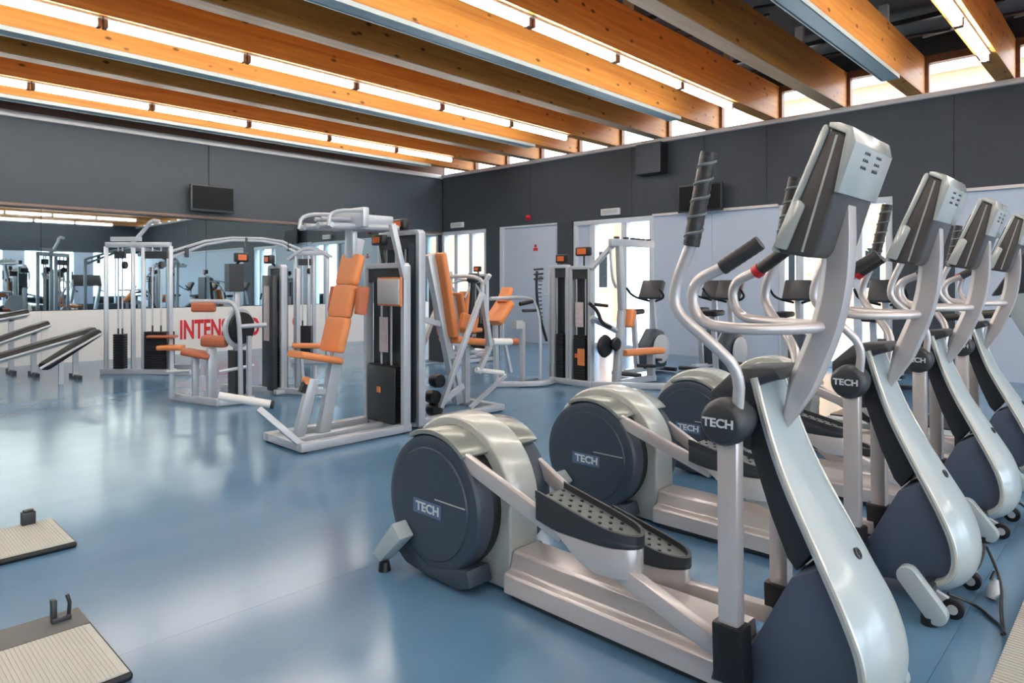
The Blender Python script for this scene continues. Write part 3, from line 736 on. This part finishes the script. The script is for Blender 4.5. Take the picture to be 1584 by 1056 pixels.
# chest press in the middle of the room
def press():
    R = thing('press_machine', (3.0, 4.8, 0), 'silver upright press machine with a tall three-part orange backrest', 'gym machine')
    z0, z1 = .012, .075
    MB().box((2.49, 4.50, z0), (3.50, 4.58, z1)).build('base_rail', 'silver', R, bevel=.008)
    MB().box((2.49, 5.02, z0), (3.50, 5.10, z1)).build('base_rail', 'silver', R, bevel=.008)
    MB().box((2.49, 4.58, z0), (2.57, 5.02, z1)).build('cross_rail', 'silver', R, bevel=.008)
    MB().box((3.42, 4.58, z0), (3.50, 5.02, z1)).build('cross_rail', 'silver', R, bevel=.008)
    MB().box((2.57, 4.76, z0), (3.42, 4.84, z1 - .01)).build('centre_rail', 'silver', R, bevel=.008)
    for x in (2.53, 3.46):
        for yy in (4.54, 5.06):
            MB().cyl((x, yy, 0), (x, yy, .014), .03, n=12).build('rubber_foot', 'black', R)
    # tall leaning post behind the pads, short post of the seat
    MB().bar((2.84, 4.80, .06), (3.17, 4.80, 1.62), .07, .10, (0, 1, 0)).build('back_post', 'silver', R, bevel=.01)
    MB().bar((2.63, 4.80, .06), (2.755, 4.80, .50), .06, .085, (0, 1, 0)).build('seat_post', 'silver', R, bevel=.01)
    MB().bar((2.73, 4.80, .40), (2.93, 4.80, .38), .04, .04, (0, 1, 0)).build('seat_brace', 'silver', R)
    MB().tube([(2.78, 4.80, .60), (2.78, 4.80, .40)], .018, 8).build('seat_stem', 'silver', R)
    MB().bar((2.70, 4.80, .485), (2.66, 4.80, .40), .04, .05, (0, 1, 0)).build('pin_holder', 'black', R)
    MB().lathe((2.70, 4.775, .49), (0, 1, 0), [(0, .03), (.05, .03)], 12).build('adjust_knob', 'orange', R)
    MB().pad((2.60, 4.80, .705), (2.96, 4.80, .625), .25, .055, (0, 1, 0), .025).build('seat_pad', 'orange', R)
    def along(z): return 2.995 + (z - .72) * .265 - .07
    for a, b, w in ((.70, .970, .30), (.975, 1.230, .29), (1.235, 1.48, .28)):
        MB().pad((along(a), 4.80, a), (along(b), 4.80, b), w, .075, (0, 1, 0), .03).build('backrest_pad', 'orange', R)
    for s in (-1, 1):
        MB().pad((3.06, 4.80 + s * .20, 1.00), (3.09, 4.80 + s * .20, 1.22), .06, .10, (0, 1, 0), .02).build('side_pad', 'rust', R)
    # overhead arms
    MB().box((3.08, 4.74, 1.45), (3.13, 4.86, 1.70)).build('head_plate', 'silver', R, bevel=.01)
    for s in (-1, 1):
        MB().tube([(2.74, 4.8 + s * .10, 1.70), (3.50, 4.8 + s * .10, 1.72)], .028, 10).build('lower_bar', 'silver', R)
        MB().tube([(2.76, 4.8 + s * .22, 1.69), (2.78, 4.8 + s * .22, 1.81), (3.08, 4.8 + s * .22, 1.83)], .016, 8, smooth=2).build('press_handle', 'silver', R)
        MB().tube([(2.80, 4.8 + s * .05, 1.76), (3.08, 4.8 + s * .05, 1.77)], .016, 8).build('grip_bar', 'silver', R)
    MB().tube([(2.78, 4.56, 1.70), (2.78, 5.04, 1.70)], .022, 8).build('front_bar', 'silver', R)
    MB().box((3.06, 4.56, 1.70), (3.12, 5.04, 1.86)).build('cam_block', 'silver', R, bevel=.01)
    MB().bar((3.09, 4.80, 1.78), (3.50, 4.80, 1.78), .09, .09, (0, 1, 0)).build('top_beam', 'silver', R, bevel=.01)
    MB().tube([(3.14, 4.8, 1.85), (3.22, 4.8, 1.79)], .012, 6).build('link_rod', 'silver', R)
    for x in (3.26, 3.33, 3.42):
        MB().cyl((x, 4.8, 1.82), (x, 4.8, 1.845), .012, n=8).build('bolt', 'charcoal', R)
    MB().bar((3.34, 4.56, 1.74), (3.44, 4.52, 1.28), .05, .05, (0, 1, 0)).build('slanted_strut', 'silver', R, bevel=.008)
    stack_column(R, 3.45, 4.52, 5.06, 1.40, -1, low=.54, disp=((3.40, 4.82, 1.62), (.16, .09)))
    MB().box((3.395, 4.60, .06), (3.41, 4.99, .54)).build('front_cover', 'charcoal', R, bevel=.004)
    MB().cbox((3.39, 4.82, .34), (.006, .05, .05)).build('cover_mark', 'orange', R)
    pl = MB().box((3.36, 4.50, 1.075), (3.385, 4.80, 1.285)).build('plaque', 'plaque', R, label='grey instruction plaque with orange edge', bevel=.005)
    MB().box((3.372, 4.49, 1.06), (3.392, 4.81, 1.30)).build('plaque_edge', 'orange', pl)
    # foot lever in front
    MB().bar((2.52, 4.56, .06), (2.27, 4.72, .34), .04, .045, (0, 1, 0)).build('foot_lever', 'silver', R, bevel=.006)
    MB().tube([(2.05, 4.88, .44), (2.36, 4.70, .36)], .030, 12).build('foot_roller', 'white', R)
    MB().tube([(2.355, 4.703, .361), (2.375, 4.691, .356)], .033, 12).build('roller_cap', 'black', R)
press()

def incline():
    R = thing('leg_press_machine', (4.1, 4.9, 0), 'silver machine with steep orange backrest and diagonal bars, back to back with the press', 'gym machine')
    MB().box((3.60, 4.60, .012), (4.72, 4.68, .07)).build('base_rail', 'silver', R, bevel=.008)
    MB().box((3.60, 5.22, .012), (4.72, 5.30, .07)).build('base_rail', 'silver', R, bevel=.008)
    MB().box((4.64, 4.68, .012), (4.72, 5.22, .07)).build('cross_rail', 'silver', R, bevel=.008)
    for x in (3.64, 4.68):
        for yy in (4.64, 5.26): MB().cyl((x, yy, 0), (x, yy, .014), .03, n=12).build('rubber_foot', 'black', R)
    stack_column(R, 3.64, 4.56, 5.12, 1.69, -1, low=.55, cover='charcoal', disp=((3.60, 4.80, 1.765), (.19, .09)))
    MB().box((3.60, 4.60, .05), (3.615, 4.68, 1.60)).build('side_panel', 'navy', R)
    MB().bar((4.05, 4.95, 1.52), (4.42, 4.95, .07), .08, .09, (0, 1, 0)).build('back_post', 'silver', R, bevel=.01)
    MB().bar((3.66, 4.95, 1.0), (4.22, 4.95, .85), .05, .05, (0, 1, 0)).build('back_brace', 'silver', R)
    MB().pad((4.13, 4.95, 1.535), (4.29, 4.95, .74), .28, .07, (0, 1, 0), .03).build('backrest_pad', 'orange', R)
    MB().pad((4.29, 4.95, .71), (4.76, 4.95, .65), .32, .07, (0, 1, 0), .03).build('seat_pad', 'orange', R)
    MB().pad((4.30, 4.78, .90), (4.50, 4.78, .84), .05, .16, (0, 1, 0), .02).build('side_pad', 'orange', R)
    MB().bar((4.52, 4.95, .62), (4.52, 4.95, .07), .06, .06, (0, 1, 0)).build('seat_post', 'silver', R)
    MB().bar((3.94, 4.65, .13), (4.46, 4.65, 1.16), .045, .045, (0, 1, 0)).build('diagonal_bar', 'silver', R, bevel=.006)
    MB().bar((3.96, 5.25, .13), (4.48, 5.25, 1.16), .045, .045, (0, 1, 0)).build('diagonal_bar', 'silver', R, bevel=.006)
    MB().tube([(4.46, 4.65, 1.16), (4.46, 4.65, 1.32), (4.46, 5.25, 1.32), (4.48, 5.25, 1.16)], .02, 8, smooth=2).build('top_loop', 'silver', R)
    MB().tube([(4.46, 4.62, 1.25), (4.46, 4.55, 1.33)], .022, 8).build('grip', 'white', R)
    MB().bar((4.46, 4.65, 1.14), (4.56, 4.65, .64), .05, .04, (0, 1, 0)).build('drop_bar', 'silver', R)
    MB().bar((4.56, 4.65, .64), (4.40, 4.65, .40), .05, .04, (0, 1, 0)).build('drop_bar', 'silver', R)
    MB().tube([(4.60, 4.66, .68), (4.86, 4.66, .665)], .035, 12).build('foot_roller', 'white', R)
    MB().tube([(4.86, 4.66, .665), (4.95, 4.66, .66)], .035, 12).build('roller_end', 'rust', R)
    MB().bar((4.78, 4.66, .64), (4.86, 4.66, .36), .03, .03, (0, 1, 0)).build('roller_arm', 'silver', R)
    MB().tube([(4.38, 4.65, .43), (4.74, 4.65, .365)], .026, 10).build('ankle_roller', 'white', R)
    MB().bar((4.30, 4.65, .08), (4.78, 4.65, .34), .03, .035, (0, 1, 0)).build('lower_lever', 'silver', R)
    MB().bar((3.97, 4.66, .18), (4.22, 4.66, .30), .03, .05, (0, 1, 0)).build('lower_lever', 'silver', R)
    MB().bar((4.15, 4.72, .55), (4.24, 4.72, .25), .03, .04, (0, 1, 0)).build('seat_link', 'silver', R)
    for x, z in ((3.98, .36), (3.93, .22), (3.95, .10)):
        MB().lathe((x, 4.70, z), (0, 1, 0), [(0, .06), (.05, .065), (.10, .06)], 18).build('plate_weight', 'black', R)
incline()

def row_tower():          # orange display tower with two low pads, left of the press
    R = thing('pulley_row_machine', (3.9, 7.2, 0), 'dark weight tower with an orange display and a low orange pad, left of the press', 'gym machine')
    stack_column(R, 3.72, 7.12, 7.42, 1.44, -1, low=.50, disp=((3.62, 7.26, 1.52), (.15, .10)))
    MB().box((3.60, 7.14, .04), (3.66, 7.40, 1.34)).build('stack_shroud', 'charcoal', R, bevel=.01)
    MB().box((3.594, 7.22, .60), (3.60, 7.34, 1.22)).build('shroud_sticker', 'poster', R)
    MB().bar((3.87, 7.08, .03), (3.87, 7.08, 1.42), .05, .05, (0, 1, 0)).build('front_upright', 'silver', R, bevel=.006)
    MB().box((3.60, 7.05, .01), (4.1, 7.13, .06)).build('base_rail', 'silver', R, bevel=.008)
    MB().bar((3.35, 7.9, .045), (4.0, 6.45, .045), .06, .06, (0, 0, 1)).build('floor_rail', 'silver', R, bevel=.006)
    MB().pad((3.80, 7.08, .545), (4.10, 6.92, .53), .20, .05, (0, 0, 1) if False else (.47, .88, 0), .02).build('bench_pad', 'orange', R)
    MB().bar((3.86, 6.98, .44), (3.88, 6.96, .05), .03, .03).build('bench_leg', 'silver', R)
    MB().bar((4.10, 6.74, .38), (4.10, 6.74, .05), .03, .03).build('bench_leg', 'silver', R)
    MB().bar((3.86, 6.96, .10), (4.12, 6.72, .10), .03, .03, (0, 0, 1)).build('stretcher', 'silver', R)
row_tower()

def curl():               # preacher curl with brown pads
    R = thing('curl_machine', (2.95, 7.1, 0), 'silver curl machine with three rust-brown pads and a looped frame', 'gym machine')
    MB().bar((2.70, 7.60, .045), (2.88, 6.84, .045), .07, .06, (0, 0, 1)).build('base_rail', 'silver', R, bevel=.008)
    MB().bar((2.88, 6.86, .045), (3.22, 6.78, .045), .07, .06, (0, 0, 1)).build('base_rail', 'silver', R, bevel=.008)
    MB().bar((2.90, 7.08, .04), (2.90, 7.08, .58), .09, .07).build('main_post', 'silver', R, bevel=.01)
    MB().bar((2.80, 7.24, .04), (2.80, 7.24, .48), .06, .06).build('rear_post', 'silver', R, bevel=.008)
    MB().bar((2.66, 7.50, .04), (2.66, 7.50, .35), .05, .05).build('rear_post', 'silver', R, bevel=.008)
    MB().tube([(2.58, 7.42, .33), (2.76, 7.28, .335)], .016, 8).build('foot_bar', 'silver', R)
    MB().tube([(2.76, 7.26, 1.06), (2.98, 7.04, 1.06), (3.08, 6.92, 1.05), (3.11, 6.88, .80), (3.12, 6.88, .04)], .025, 10, smooth=2).build('loop_frame', 'silver', R)
    MB().bar((3.19, 6.84, .04), (3.19, 6.84, .70), .04, .04).build('side_post', 'silver', R)
    MB().pad((2.76, 7.22, 1.0), (2.93, 7.06, 1.0), .06, .10, (.66, .72, 0), .025).build('arm_pad', 'rust', R)
    MB().pad((2.83, 7.12, .655), (3.0, 6.95, .645), .13, .12, (.66, .72, 0), .04).build('chest_pad', 'rust', R)
    MB().pad((2.70, 7.28, .545), (2.92, 7.12, .49), .26, .06, (.62, .78, 0), .025).build('seat_pad', 'rust', R)
    MB().tube([(2.95, 7.0, .335), (3.24, 6.83, .39)], .018, 8).build('foot_bar', 'silver', R)
    MB().tube([(3.09, 6.90, .80), (3.36, 6.80, .81)], .024, 8).build('plate_arm', 'silver', R)
    dc = MB().lathe((3.14, 7.0, .78), (.35, -.94, 0), [(0, .20), (.02, .215), (.04, .20)], 26).build('plate_guard', 'silver', R)
    MB().lathe((3.155, 6.96, .78), (.35, -.94, 0), [(0, .17), (.03, .165), (.035, .05)], 26).build('weight_plate', 'black', dc)
    MB().box((3.18, 7.15, .05), (3.30, 7.33, .52)).build('weight_stack', 'black', R)
    MB().bar((3.24, 7.25, .05), (3.24, 7.25, 1.45), .06, .05).build('stack_tower', 'silver', R, bevel=.006)
    MB().box((3.13, 7.18, 1.16), (3.29, 7.30, 1.46)).build('head_panel', 'charcoal', R)
    dp = MB().box((3.18, 7.14, 1.48), (3.33, 7.20, 1.58)).build('display', 'black', R, bevel=.012)
    MB().box((3.21, 7.134, 1.50), (3.30, 7.14, 1.56)).build('display_face', 'screen', dp)
    MB().tube([(3.25, 7.19, 1.5), (3.22, 7.26, 1.42)], .014, 6).build('display_stem', 'black', R)
curl()

def tower(x0, y0, x1, y1, h, name, label, weights, arms):
    R = thing(name, ((x0 + x1) / 2, (y0 + y1) / 2, 0), label, 'gym machine')
    n = 4
    for i in range(n):
        t = [0, .42, .58, 1.0][i]; x, y = x0 + (x1 - x0) * t, y0 + (y1 - y0) * t
        MB().bar((x, y, .03), (x, y, h - .02), .05, .05).build('upright', 'silver', R, bevel=.006)
    MB().bar((x0, y0, h), (x1, y1, h), .07, .07, (0, 0, 1)).build('top_rail', 'silver', R, bevel=.006)
    MB().bar((x0 - .05, y0 + .05, .04), (x1 + .05, y1 - .05, .04), .07, .06, (0, 0, 1)).build('base_rail', 'silver', R, bevel=.006)
    dx, dy = (x1 - x0), (y1 - y0)
    for t0, t1, hh in weights:
        a = V((x0 + dx * t0, y0 + dy * t0, 0)); b = V((x0 + dx * t1, y0 + dy * t1, 0)); w = MB(); z = .08
        while z < hh: w.bar(a + V((0, 0, z + .015)), b + V((0, 0, z + .015)), .03, .10, (0, 0, 1)); z += .034
        w.build('weight_stack', 'black', R)
        for q in (.3, .7):
            p = a.lerp(b, q); MB().cyl(p + V((0, 0, hh)), p + V((0, 0, h - .03)), .011, n=8).build('guide_rod', 'silver', R)
            MB().cyl(p + V((0, 0, hh)), p + V((0, 0, hh + .09)), .012, n=8).build('stack_pin', 'black', R)
        m = a.lerp(b, .5)
        MB().bar(a + V((0, 0, h - .14)), b + V((0, 0, h - .14)), .10, .05, (0, 0, 1)).build('head_panel', 'charcoal', R)
        MB().lathe(m + V((.03, -.03, h - .28)), (.7, -.7, 0), [(0, .05), (.02, .055), (.04, .05)], 14).build('pulley', 'black', R)
    return R
R = tower(2.85, 10.45, 3.46, 9.80, 1.78, 'cable_tower', 'silver four-post cable tower with black stacks near the left of the mirror wall', [(.14, .30, .54), (.62, .95, .58)], 0)
MB().tube([(3.10, 10.2, 1.80), (3.22, 10.1, 1.98), (3.28, 10.0, 2.12), (3.36, 9.93, 2.10)], .028, 8, smooth=1).build('pulldown_arm', 'silver', R)
MB().bar((2.9, 10.4, 1.86), (3.18, 10.1, 1.86), .06, .05, (0, 0, 1)).build('top_block', 'silver', R)
MB().pad((3.24, 9.98, .52), (3.50, 9.72, .52), .16, .04, (.7, .7, 0), .018).build('seat_pad', 'rust', R)
MB().pad((3.32, 9.84, .37), (3.56, 9.62, .37), .18, .07, (.7, .7, 0), .03).build('thigh_pad', 'orange', R)
MB().bar((3.44, 9.72, .34), (3.44, 9.72, .05), .05, .05).build('seat_post', 'silver', R)
MB().bar((3.30, 9.86, .04), (3.62, 9.50, .04), .06, .05, (0, 0, 1)).build('floor_rail', 'silver', R)

R = tower(5.28, 9.72, 5.62, 9.36, 1.72, 'crossover_tower', 'silver cable crossover tower with a long raised overhead bar, beside the mirror', [(.1, .5, .58)], 0)
for k in (0, .09):
    MB().tube([(3.62, 10.32, 1.70 - k), (4.28, 10.25, 1.94 - k * .4), (5.05, 9.90, 1.94 - k * .4), (5.32, 9.66, 1.78 - k)], .022, 8, smooth=1).build('overhead_bar', 'silver', R)
for x, y, z in ((4.66, 10.08, 1.88), (3.85, 10.28, 1.70), (5.2, 9.78, 1.82)):
    MB().cbox((x, y, z), (.05, .05, .14)).build('bar_bracket', 'charcoal', R)
MB().bar((3.62, 10.32, .03), (3.62, 10.32, 1.70), .05, .05).build('far_upright', 'silver', R, bevel=.006)
MB().bar((3.60, 10.40, .04), (3.95, 10.05, .04), .06, .05, (0, 0, 1)).build('far_base', 'silver', R)
MB().box((3.62, 10.32, .08), (3.70, 10.42, .55)).build('far_stack', 'black', R)
MB().sweep(chaikin([(5.20, 9.80, 1.62), (5.36, 9.62, 1.80), (5.50, 9.48, 1.80), (5.66, 9.30, 1.66)], 2), [(-.05, -.02), (.05, -.02), (.05, .02), (-.05, .02)], (.7, .7, 0)).build('rounded_top', 'silver', R)

# two more machines further along the mirror wall
def simple_machine(x, y, h, name, label, face, pads, cat='gym machine', yo=.0):
    R = thing(name, (x, y, 0), label, cat)
    stack_column(R, x, y, y + .44, h, face, low=.5, disp=((x + face * .04, y + .2, h + .11), (.16, .10)))
    MB().box((x - .10 if face > 0 else x - .95, y - .03, .01), (x + .95 if face > 0 else x + .10, y + .04, .06)).build('base_rail', 'silver', R, bevel=.006)
    MB().box((x - .10 if face > 0 else x - .95, y + .42, .01), (x + .95 if face > 0 else x + .10, y + .49, .06)).build('base_rail', 'silver', R, bevel=.006)
    yc = y + .22
    MB().bar((x + face * .52, yc, .04), (x + face * .52, yc, .46), .06, .06).build('seat_post', 'silver', R)
    MB().bar((x + face * .08, yc, .30), (x + face * .52, yc, .30), .05, .05, (0, 1, 0)).build('seat_beam', 'silver', R)
    MB().bar((x + face * .40, yc, .30), (x + face * .26, yc, 1.05), .05, .05, (0, 1, 0)).build('back_post', 'silver', R)
    MB().pad((x + face * .38, yc, .50), (x + face * .76, yc, .50), .32, .07, (0, 1, 0), .03).build('seat_pad', pads, R)
    MB().pad((x + face * .42, yc, .58), (x + face * .33, yc, 1.10), .28, .07, (0, 1, 0), .03).build('backrest_pad', pads, R)
    for s in (-1, 1):
        MB().tube([(x + face * .1, yc + s * .28, h - .1), (x + face * .45, yc + s * .30, h - .15), (x + face * .62, yc + s * .30, h - .42)], .018, 8, smooth=2).build('lever_arm', 'silver', R)
        MB().tube([(x + face * .62, yc + s * .30, h - .40), (x + face * .65, yc + s * .30, h - .56)], .021, 8).build('lever_grip', 'black', R)
    return R
R = simple_machine(6.75, 7.75, 1.42, 'chest_machine', 'machine with an orange display and orange pads in front of the corner window', 1, 'orange')
MB().lathe((6.98, 7.62, 1.33), (.7, -.7, 0), [(0, .05), (.03, .075), (.16, .075), (.19, .05)], 16).build('shoulder_roller', 'charcoal', R)
MB().bar((7.06, 7.56, 1.28), (7.10, 7.70, .40), .06, .05).build('roller_post', 'charcoal', R)
simple_machine(8.5, 8.75, 1.40, 'shoulder_machine', 'machine with an orange display and seat, beside the dark pier left of the door', -1, 'orange')

# multi-press with two columns in front of the glazed door
def twin():
    R = thing('twin_column_machine', (6.6, 5.0, 0), 'silver machine with two weight columns and a long overhead arm before the glazed door', 'gym machine')
    stack_column(R, 6.50, 5.24, 5.47, 1.46, -1, low=.62, sticker=False, disp=((6.50, 5.34, 1.555), (.17, .11)))
    stack_column(R, 6.50, 4.90, 5.19, 1.44, -1, low=.60)
    MB().cbox((6.44, 5.0, .36), (.012, .10, .20)).build('orange_badge', 'orange', R)
    MB().tube([(6.50, 5.0, 1.44), (6.50, 5.0, 1.60)], .012, 6).build('display_stem', 'black', R)
    dp = MB().box((6.47, 4.90, 1.58), (6.53, 5.12, 1.69)).build('display', 'black', R, bevel=.02)
    MB().box((6.462, 4.95, 1.60), (6.47, 5.08, 1.67)).build('display_face', 'screen', dp)
    MB().bar((6.62, 4.70, 1.74), (7.55, 4.70, 1.75), .07, .09, (0, 1, 0)).build('overhead_arm', 'silver', R, bevel=.01)
    MB().bar((6.45, 4.86, 1.42), (6.72, 4.72, 1.72), .05, .05).build('arm_strut', 'silver', R)
    for x in (6.75, 6.95, 7.10, 7.2, 7.32, 7.45):
        MB().cbox((x, 4.70, 1.80), (.05, .05, .03)).build('arm_bolt', 'charcoal', R)
    MB().bar((6.80, 4.70, 1.72), (6.86, 4.70, .90), .07, .08, (0, 1, 0)).build('main_upright', 'silver', R, bevel=.01)
    MB().bar((6.86, 4.70, .92), (6.74, 4.70, .04), .08, .09, (0, 1, 0)).build('lower_upright', 'silver', R, bevel=.01)
    MB().tube([(6.62, 4.70, 1.66), (6.66, 4.70, 1.30), (6.74, 4.70, 1.20)], .018, 8, smooth=2).build('swing_arm', 'silver', R)
    MB().pad((6.93, 4.70, .72), (7.0, 4.70, .92), .22, .09, (0, 1, 0), .03).build('back_pad', 'orange', R)
    MB().pad((6.88, 4.70, .40), (7.62, 4.62, .385), .16, .08, (0, 1, 0), .03).build('seat_pad', 'orange', R)
    MB().bar((7.42, 4.64, .36), (7.42, 4.64, .04), .09, .06, (0, 1, 0)).build('seat_post', 'silver', R)
    MB().bar((6.45, 4.86, .84), (6.82, 4.72, .66), .05, .05).build('lever', 'silver', R)
    MB().lathe((6.72, 4.66, .52), (0, 1, 0), [(0, .07), (.03, .085), (.06, .07)], 16).build('pulley', 'black', R)
    MB().lathe((6.58, 4.72, .50), (0, 1, 0), [(0, .12), (.03, .14), (.06, .12)], 18).build('cam_wheel', 'black', R)
    MB().tube([(6.36, 4.82, 1.02), (6.48, 4.78, .92), (6.52, 4.76, .78), (6.66, 4.72, .72)], .022, 8, smooth=2).build('roller_arm', 'black', R)
    MB().tube([(6.45, 4.80, 1.0), (6.62, 4.74, .98)], .02, 8).build('roller', 'black', R)
    MB().bar((6.46, 5.5, .045), (6.46, 4.85, .045), .07, .06, (0, 0, 1)).build('base_rail', 'silver', R, bevel=.008)
    MB().bar((6.46, 4.86, .045), (7.0, 4.05, .045), .07, .06, (0, 0, 1)).build('base_rail', 'silver', R, bevel=.008)
    MB().bar((6.74, 4.72, .045), (7.48, 4.62, .045), .07, .06, (0, 0, 1)).build('base_rail', 'silver', R, bevel=.008)
    MB().tube([(7.05, 4.60, .24), (7.28, 4.50, .22)], .022, 8).build('foot_roller', 'black', R)
twin()

def arc_machine():
    R = thing('leg_extension_machine', (6.15, 5.6, 0), 'silver machine with a black toothed arc and curved base before the pale door', 'gym machine')
    MB().sweep(chaikin([(5.72, 5.72, .04), (5.95, 5.50, .04), (6.15, 5.36, .04), (6.42, 5.42, .04), (6.52, 5.50, .04)], 2), [(-.03, -.035), (.03, -.035), (.03, .035), (-.03, .035)], (0, 0, 1)).build('curved_base', 'silver', R, bevel=.006)
    MB().box((5.95, 5.50, .02), (6.35, 5.66, .05)).build('foot_plate', 'charcoal', R)
    MB().tube([(5.52, 5.62, 1.07), (6.16, 5.60, 1.08), (6.27, 5.58, 1.0), (6.34, 5.56, .72), (6.32, 5.55, .05)], .022, 8, smooth=2).build('loop_frame', 'silver', R)
    MB().bar((6.05, 5.60, .04), (6.05, 5.60, .78), .05, .05).build('upright', 'silver', R)
    MB().box((5.90, 5.56, .70), (6.02, 5.64, .80)).build('plate', 'plaque', R)
    MB().tube([(6.285, 5.57, 1.40), (6.27, 5.57, 1.2), (6.30, 5.57, .95), (6.38, 5.57, .72), (6.47, 5.57, .52)], .018, 8, smooth=2).build('toothed_arc', 'black', R)
    tm = MB()
    for i in range(14): tm.cbox((6.335 + .004 * abs(i - 4), 5.57, 1.33 - i * .05), (.05, .015, .014))
    tm.build('arc_teeth', 'charcoal', R, kind='stuff')
    MB().bar((6.55, 5.56, .04), (6.55, 5.56, 1.47), .10, .03).build('stack_side', 'silver', R, bevel=.01)
    for z in (1.30, 1.36, 1.42): MB().tube([(6.22, 5.56, z), (6.36, 5.54, z + .01)], .014, 6).build('pin', 'black', R)
    MB().pad((5.80, 5.70, 1.02), (5.90, 5.70, 1.19), .18, .06, (0, 1, 0), .025).build('head_pad', 'orange', R)
    MB().pad((5.64, 5.70, .78), (5.86, 5.70, 1.02), .28, .09, (0, 1, 0), .03).build('back_pad', 'orange', R)
    MB().bar((5.70, 5.72, .80), (5.72, 5.72, .05), .05, .05).build('back_post', 'silver', R)
    MB().tube([(5.92, 5.52, 1.0), (6.12, 5.50, 1.03)], .026, 8).build('knee_roller', 'black', R)
    MB().tube([(5.95, 5.50, .92), (6.16, 5.48, .92)], .02, 8).build('ankle_roller', 'charcoal', R)
arc_machine()

# exercise bikes along the right wall
def bike():
    R = thing('exercise_bike', (8.3, 5.3, 0), '', 'exercise bike', 'exercise bikes along the right wall')
    x, y = 8.3, 5.3
    MB().tube([(x - .45, y - .22, .04), (x - .45, y + .22, .04)], .03, 8).build('rear_foot', 'charcoal', R)
    MB().tube([(x + .45, y - .22, .04), (x + .45, y + .22, .04)], .03, 8).build('front_foot', 'charcoal', R)
    MB().bar((x - .45, y, .07), (x + .45, y, .07), .09, .06, (0, 1, 0)).build('base_beam', 'silver', R, bevel=.01)
    MB().prism([(x - .12, .08), (x + .42, .08), (x + .46, .36), (x + .34, .58), (x + .16, .62), (x - .05, .40)], 'y', y - .10, y + .10).build('body_shell', 'navy', R, bevel=.03)
    MB().lathe((x + .2, y - .13, .34), (0, -1, 0), [(0, .20), (.02, .20), (.03, .17)], 22).build('flywheel_cover', 'plaque', R)
    MB().bar((x - .20, y, .08), (x - .28, y, .82), .06, .05, (0, 1, 0)).build('seat_post', 'silver', R)
    MB().pad((x - .40, y, .86), (x - .14, y, .87), .20, .07, (0, 1, 0), .03).build('saddle', 'black', R)
    MB().bar((x + .26, y, .56), (x + .18, y, 1.10), .06, .05, (0, 1, 0)).build('console_stalk', 'silver', R)
    MB().prism([(x + .08, 1.05), (x + .16, 1.02), (x + .28, 1.26), (x + .20, 1.30)], 'y', y - .17, y + .17).build('console', 'charcoal', R, bevel=.02)
    MB().tube([(x + .20, y - .05, 1.0), (x + .10, y - .26, 1.06), (x - .06, y - .26, 1.18)], .016, 8, smooth=2).build('handlebar', 'black', R)
    MB().tube([(x + .20, y + .05, 1.0), (x + .10, y + .26, 1.06), (x - .06, y + .26, 1.18)], .016, 8, smooth=2).build('handlebar', 'black', R)
    for s in (-1, 1):
        MB().bar((x + .10, y + s * .12, .34), (x + .10 + s * .1, y + s * .12, .22), .02, .03, (0, 1, 0)).build('crank', 'black', R)
        MB().cbox((x + .10 + s * .1, y + s * .19, .21), (.10, .10, .03)).build('pedal', 'black', R)
    return R
b0 = bike()
spots = [(8.0, 5.1, 'grey exercise bike with a pale stalk, first to the right of the glazed door'),
         (9.1, 4.72, 'grey exercise bike set back before the pale panels, second from the glazed door'),
         (8.35, 4.12, 'grey exercise bike seen through the near handlebars, third from the glazed door'),
         (8.6, 3.32, 'grey exercise bike before the window behind the near elliptical, fourth from the glazed door'),
         (8.4, 2.25, 'grey exercise bike by the dark pier, farthest from the glazed door')]
for i, (x, y, lb) in enumerate(spots):
    o = b0 if i == 0 else copy_tree(b0)
    o.location = (x, y, 0); o['label'] = lb

# dark inclined benches at the far left
def bench(p0, p1, w, label, lat=(0, 1, 0), q=None):
    p0, p1 = V(p0), V(p1)
    R = thing('incline_bench', ((p0.x + p1.x) / 2, (p0.y + p1.y) / 2, 0), label, 'bench', 'dark inclined benches')
    MB().pad(p0, p1, w, .09, lat, .04).build('bench_pad', 'black', R)
    MB().bar(p0 - V((0, 0, .06)), p1 - V((0, 0, .06)), .05, .04, lat).build('pad_beam', 'galv', R)
    MB().tube([p0 + V((0, -w / 2 - .02, -.02)), p1 + V((0, -w / 2 - .02, -.02))], .016, 8).build('highlight_tube', 'silver', R)  # thin silver tube added to draw the highlight along the pad edge
    if q:
        MB().pad(q[0], q[1], .16, .10, (-.5, .8, 0), .045).build('leg_pad', 'black', R)
        MB().tube([V(q[0]) + V((-.06, -.10, -.01)), V(q[1]) + V((.02, -.12, -.01))], .016, 8).build('highlight_tube', 'silver', R)
        MB().bar((q[0][0] + .2, q[0][1] + .1, .30), (q[0][0] + .2, q[0][1] + .1, .0), .05, .05).build('bench_leg', 'silver', R)
    for t in (.2, .85):
        p = p0.lerp(p1, t)
        MB().bar((p.x, p.y, p.z - .06), (p.x, p.y, .03), .06, .05).build('bench_leg', 'silver', R)
        MB().bar((p.x, p.y - .22, .025), (p.x, p.y + .22, .025), .05, .05, (0, 0, 1)).build('bench_foot', 'charcoal', R)
    return R
bench((1.25, 10.15, .25), (2.66, 10.32, .62), .26, 'black inclined bench whose two long pads meet at the raised end', q=((1.98, 9.72, .24), (2.66, 10.14, .60)))
bench((1.20, 10.95, .30), (2.28, 10.95, .70), .26, 'black inclined bench behind the double-padded one')
bench((.9, 11.5, .60), (2.15, 11.5, .84), .26, 'black inclined bench nearest the mirror, highest of the three')
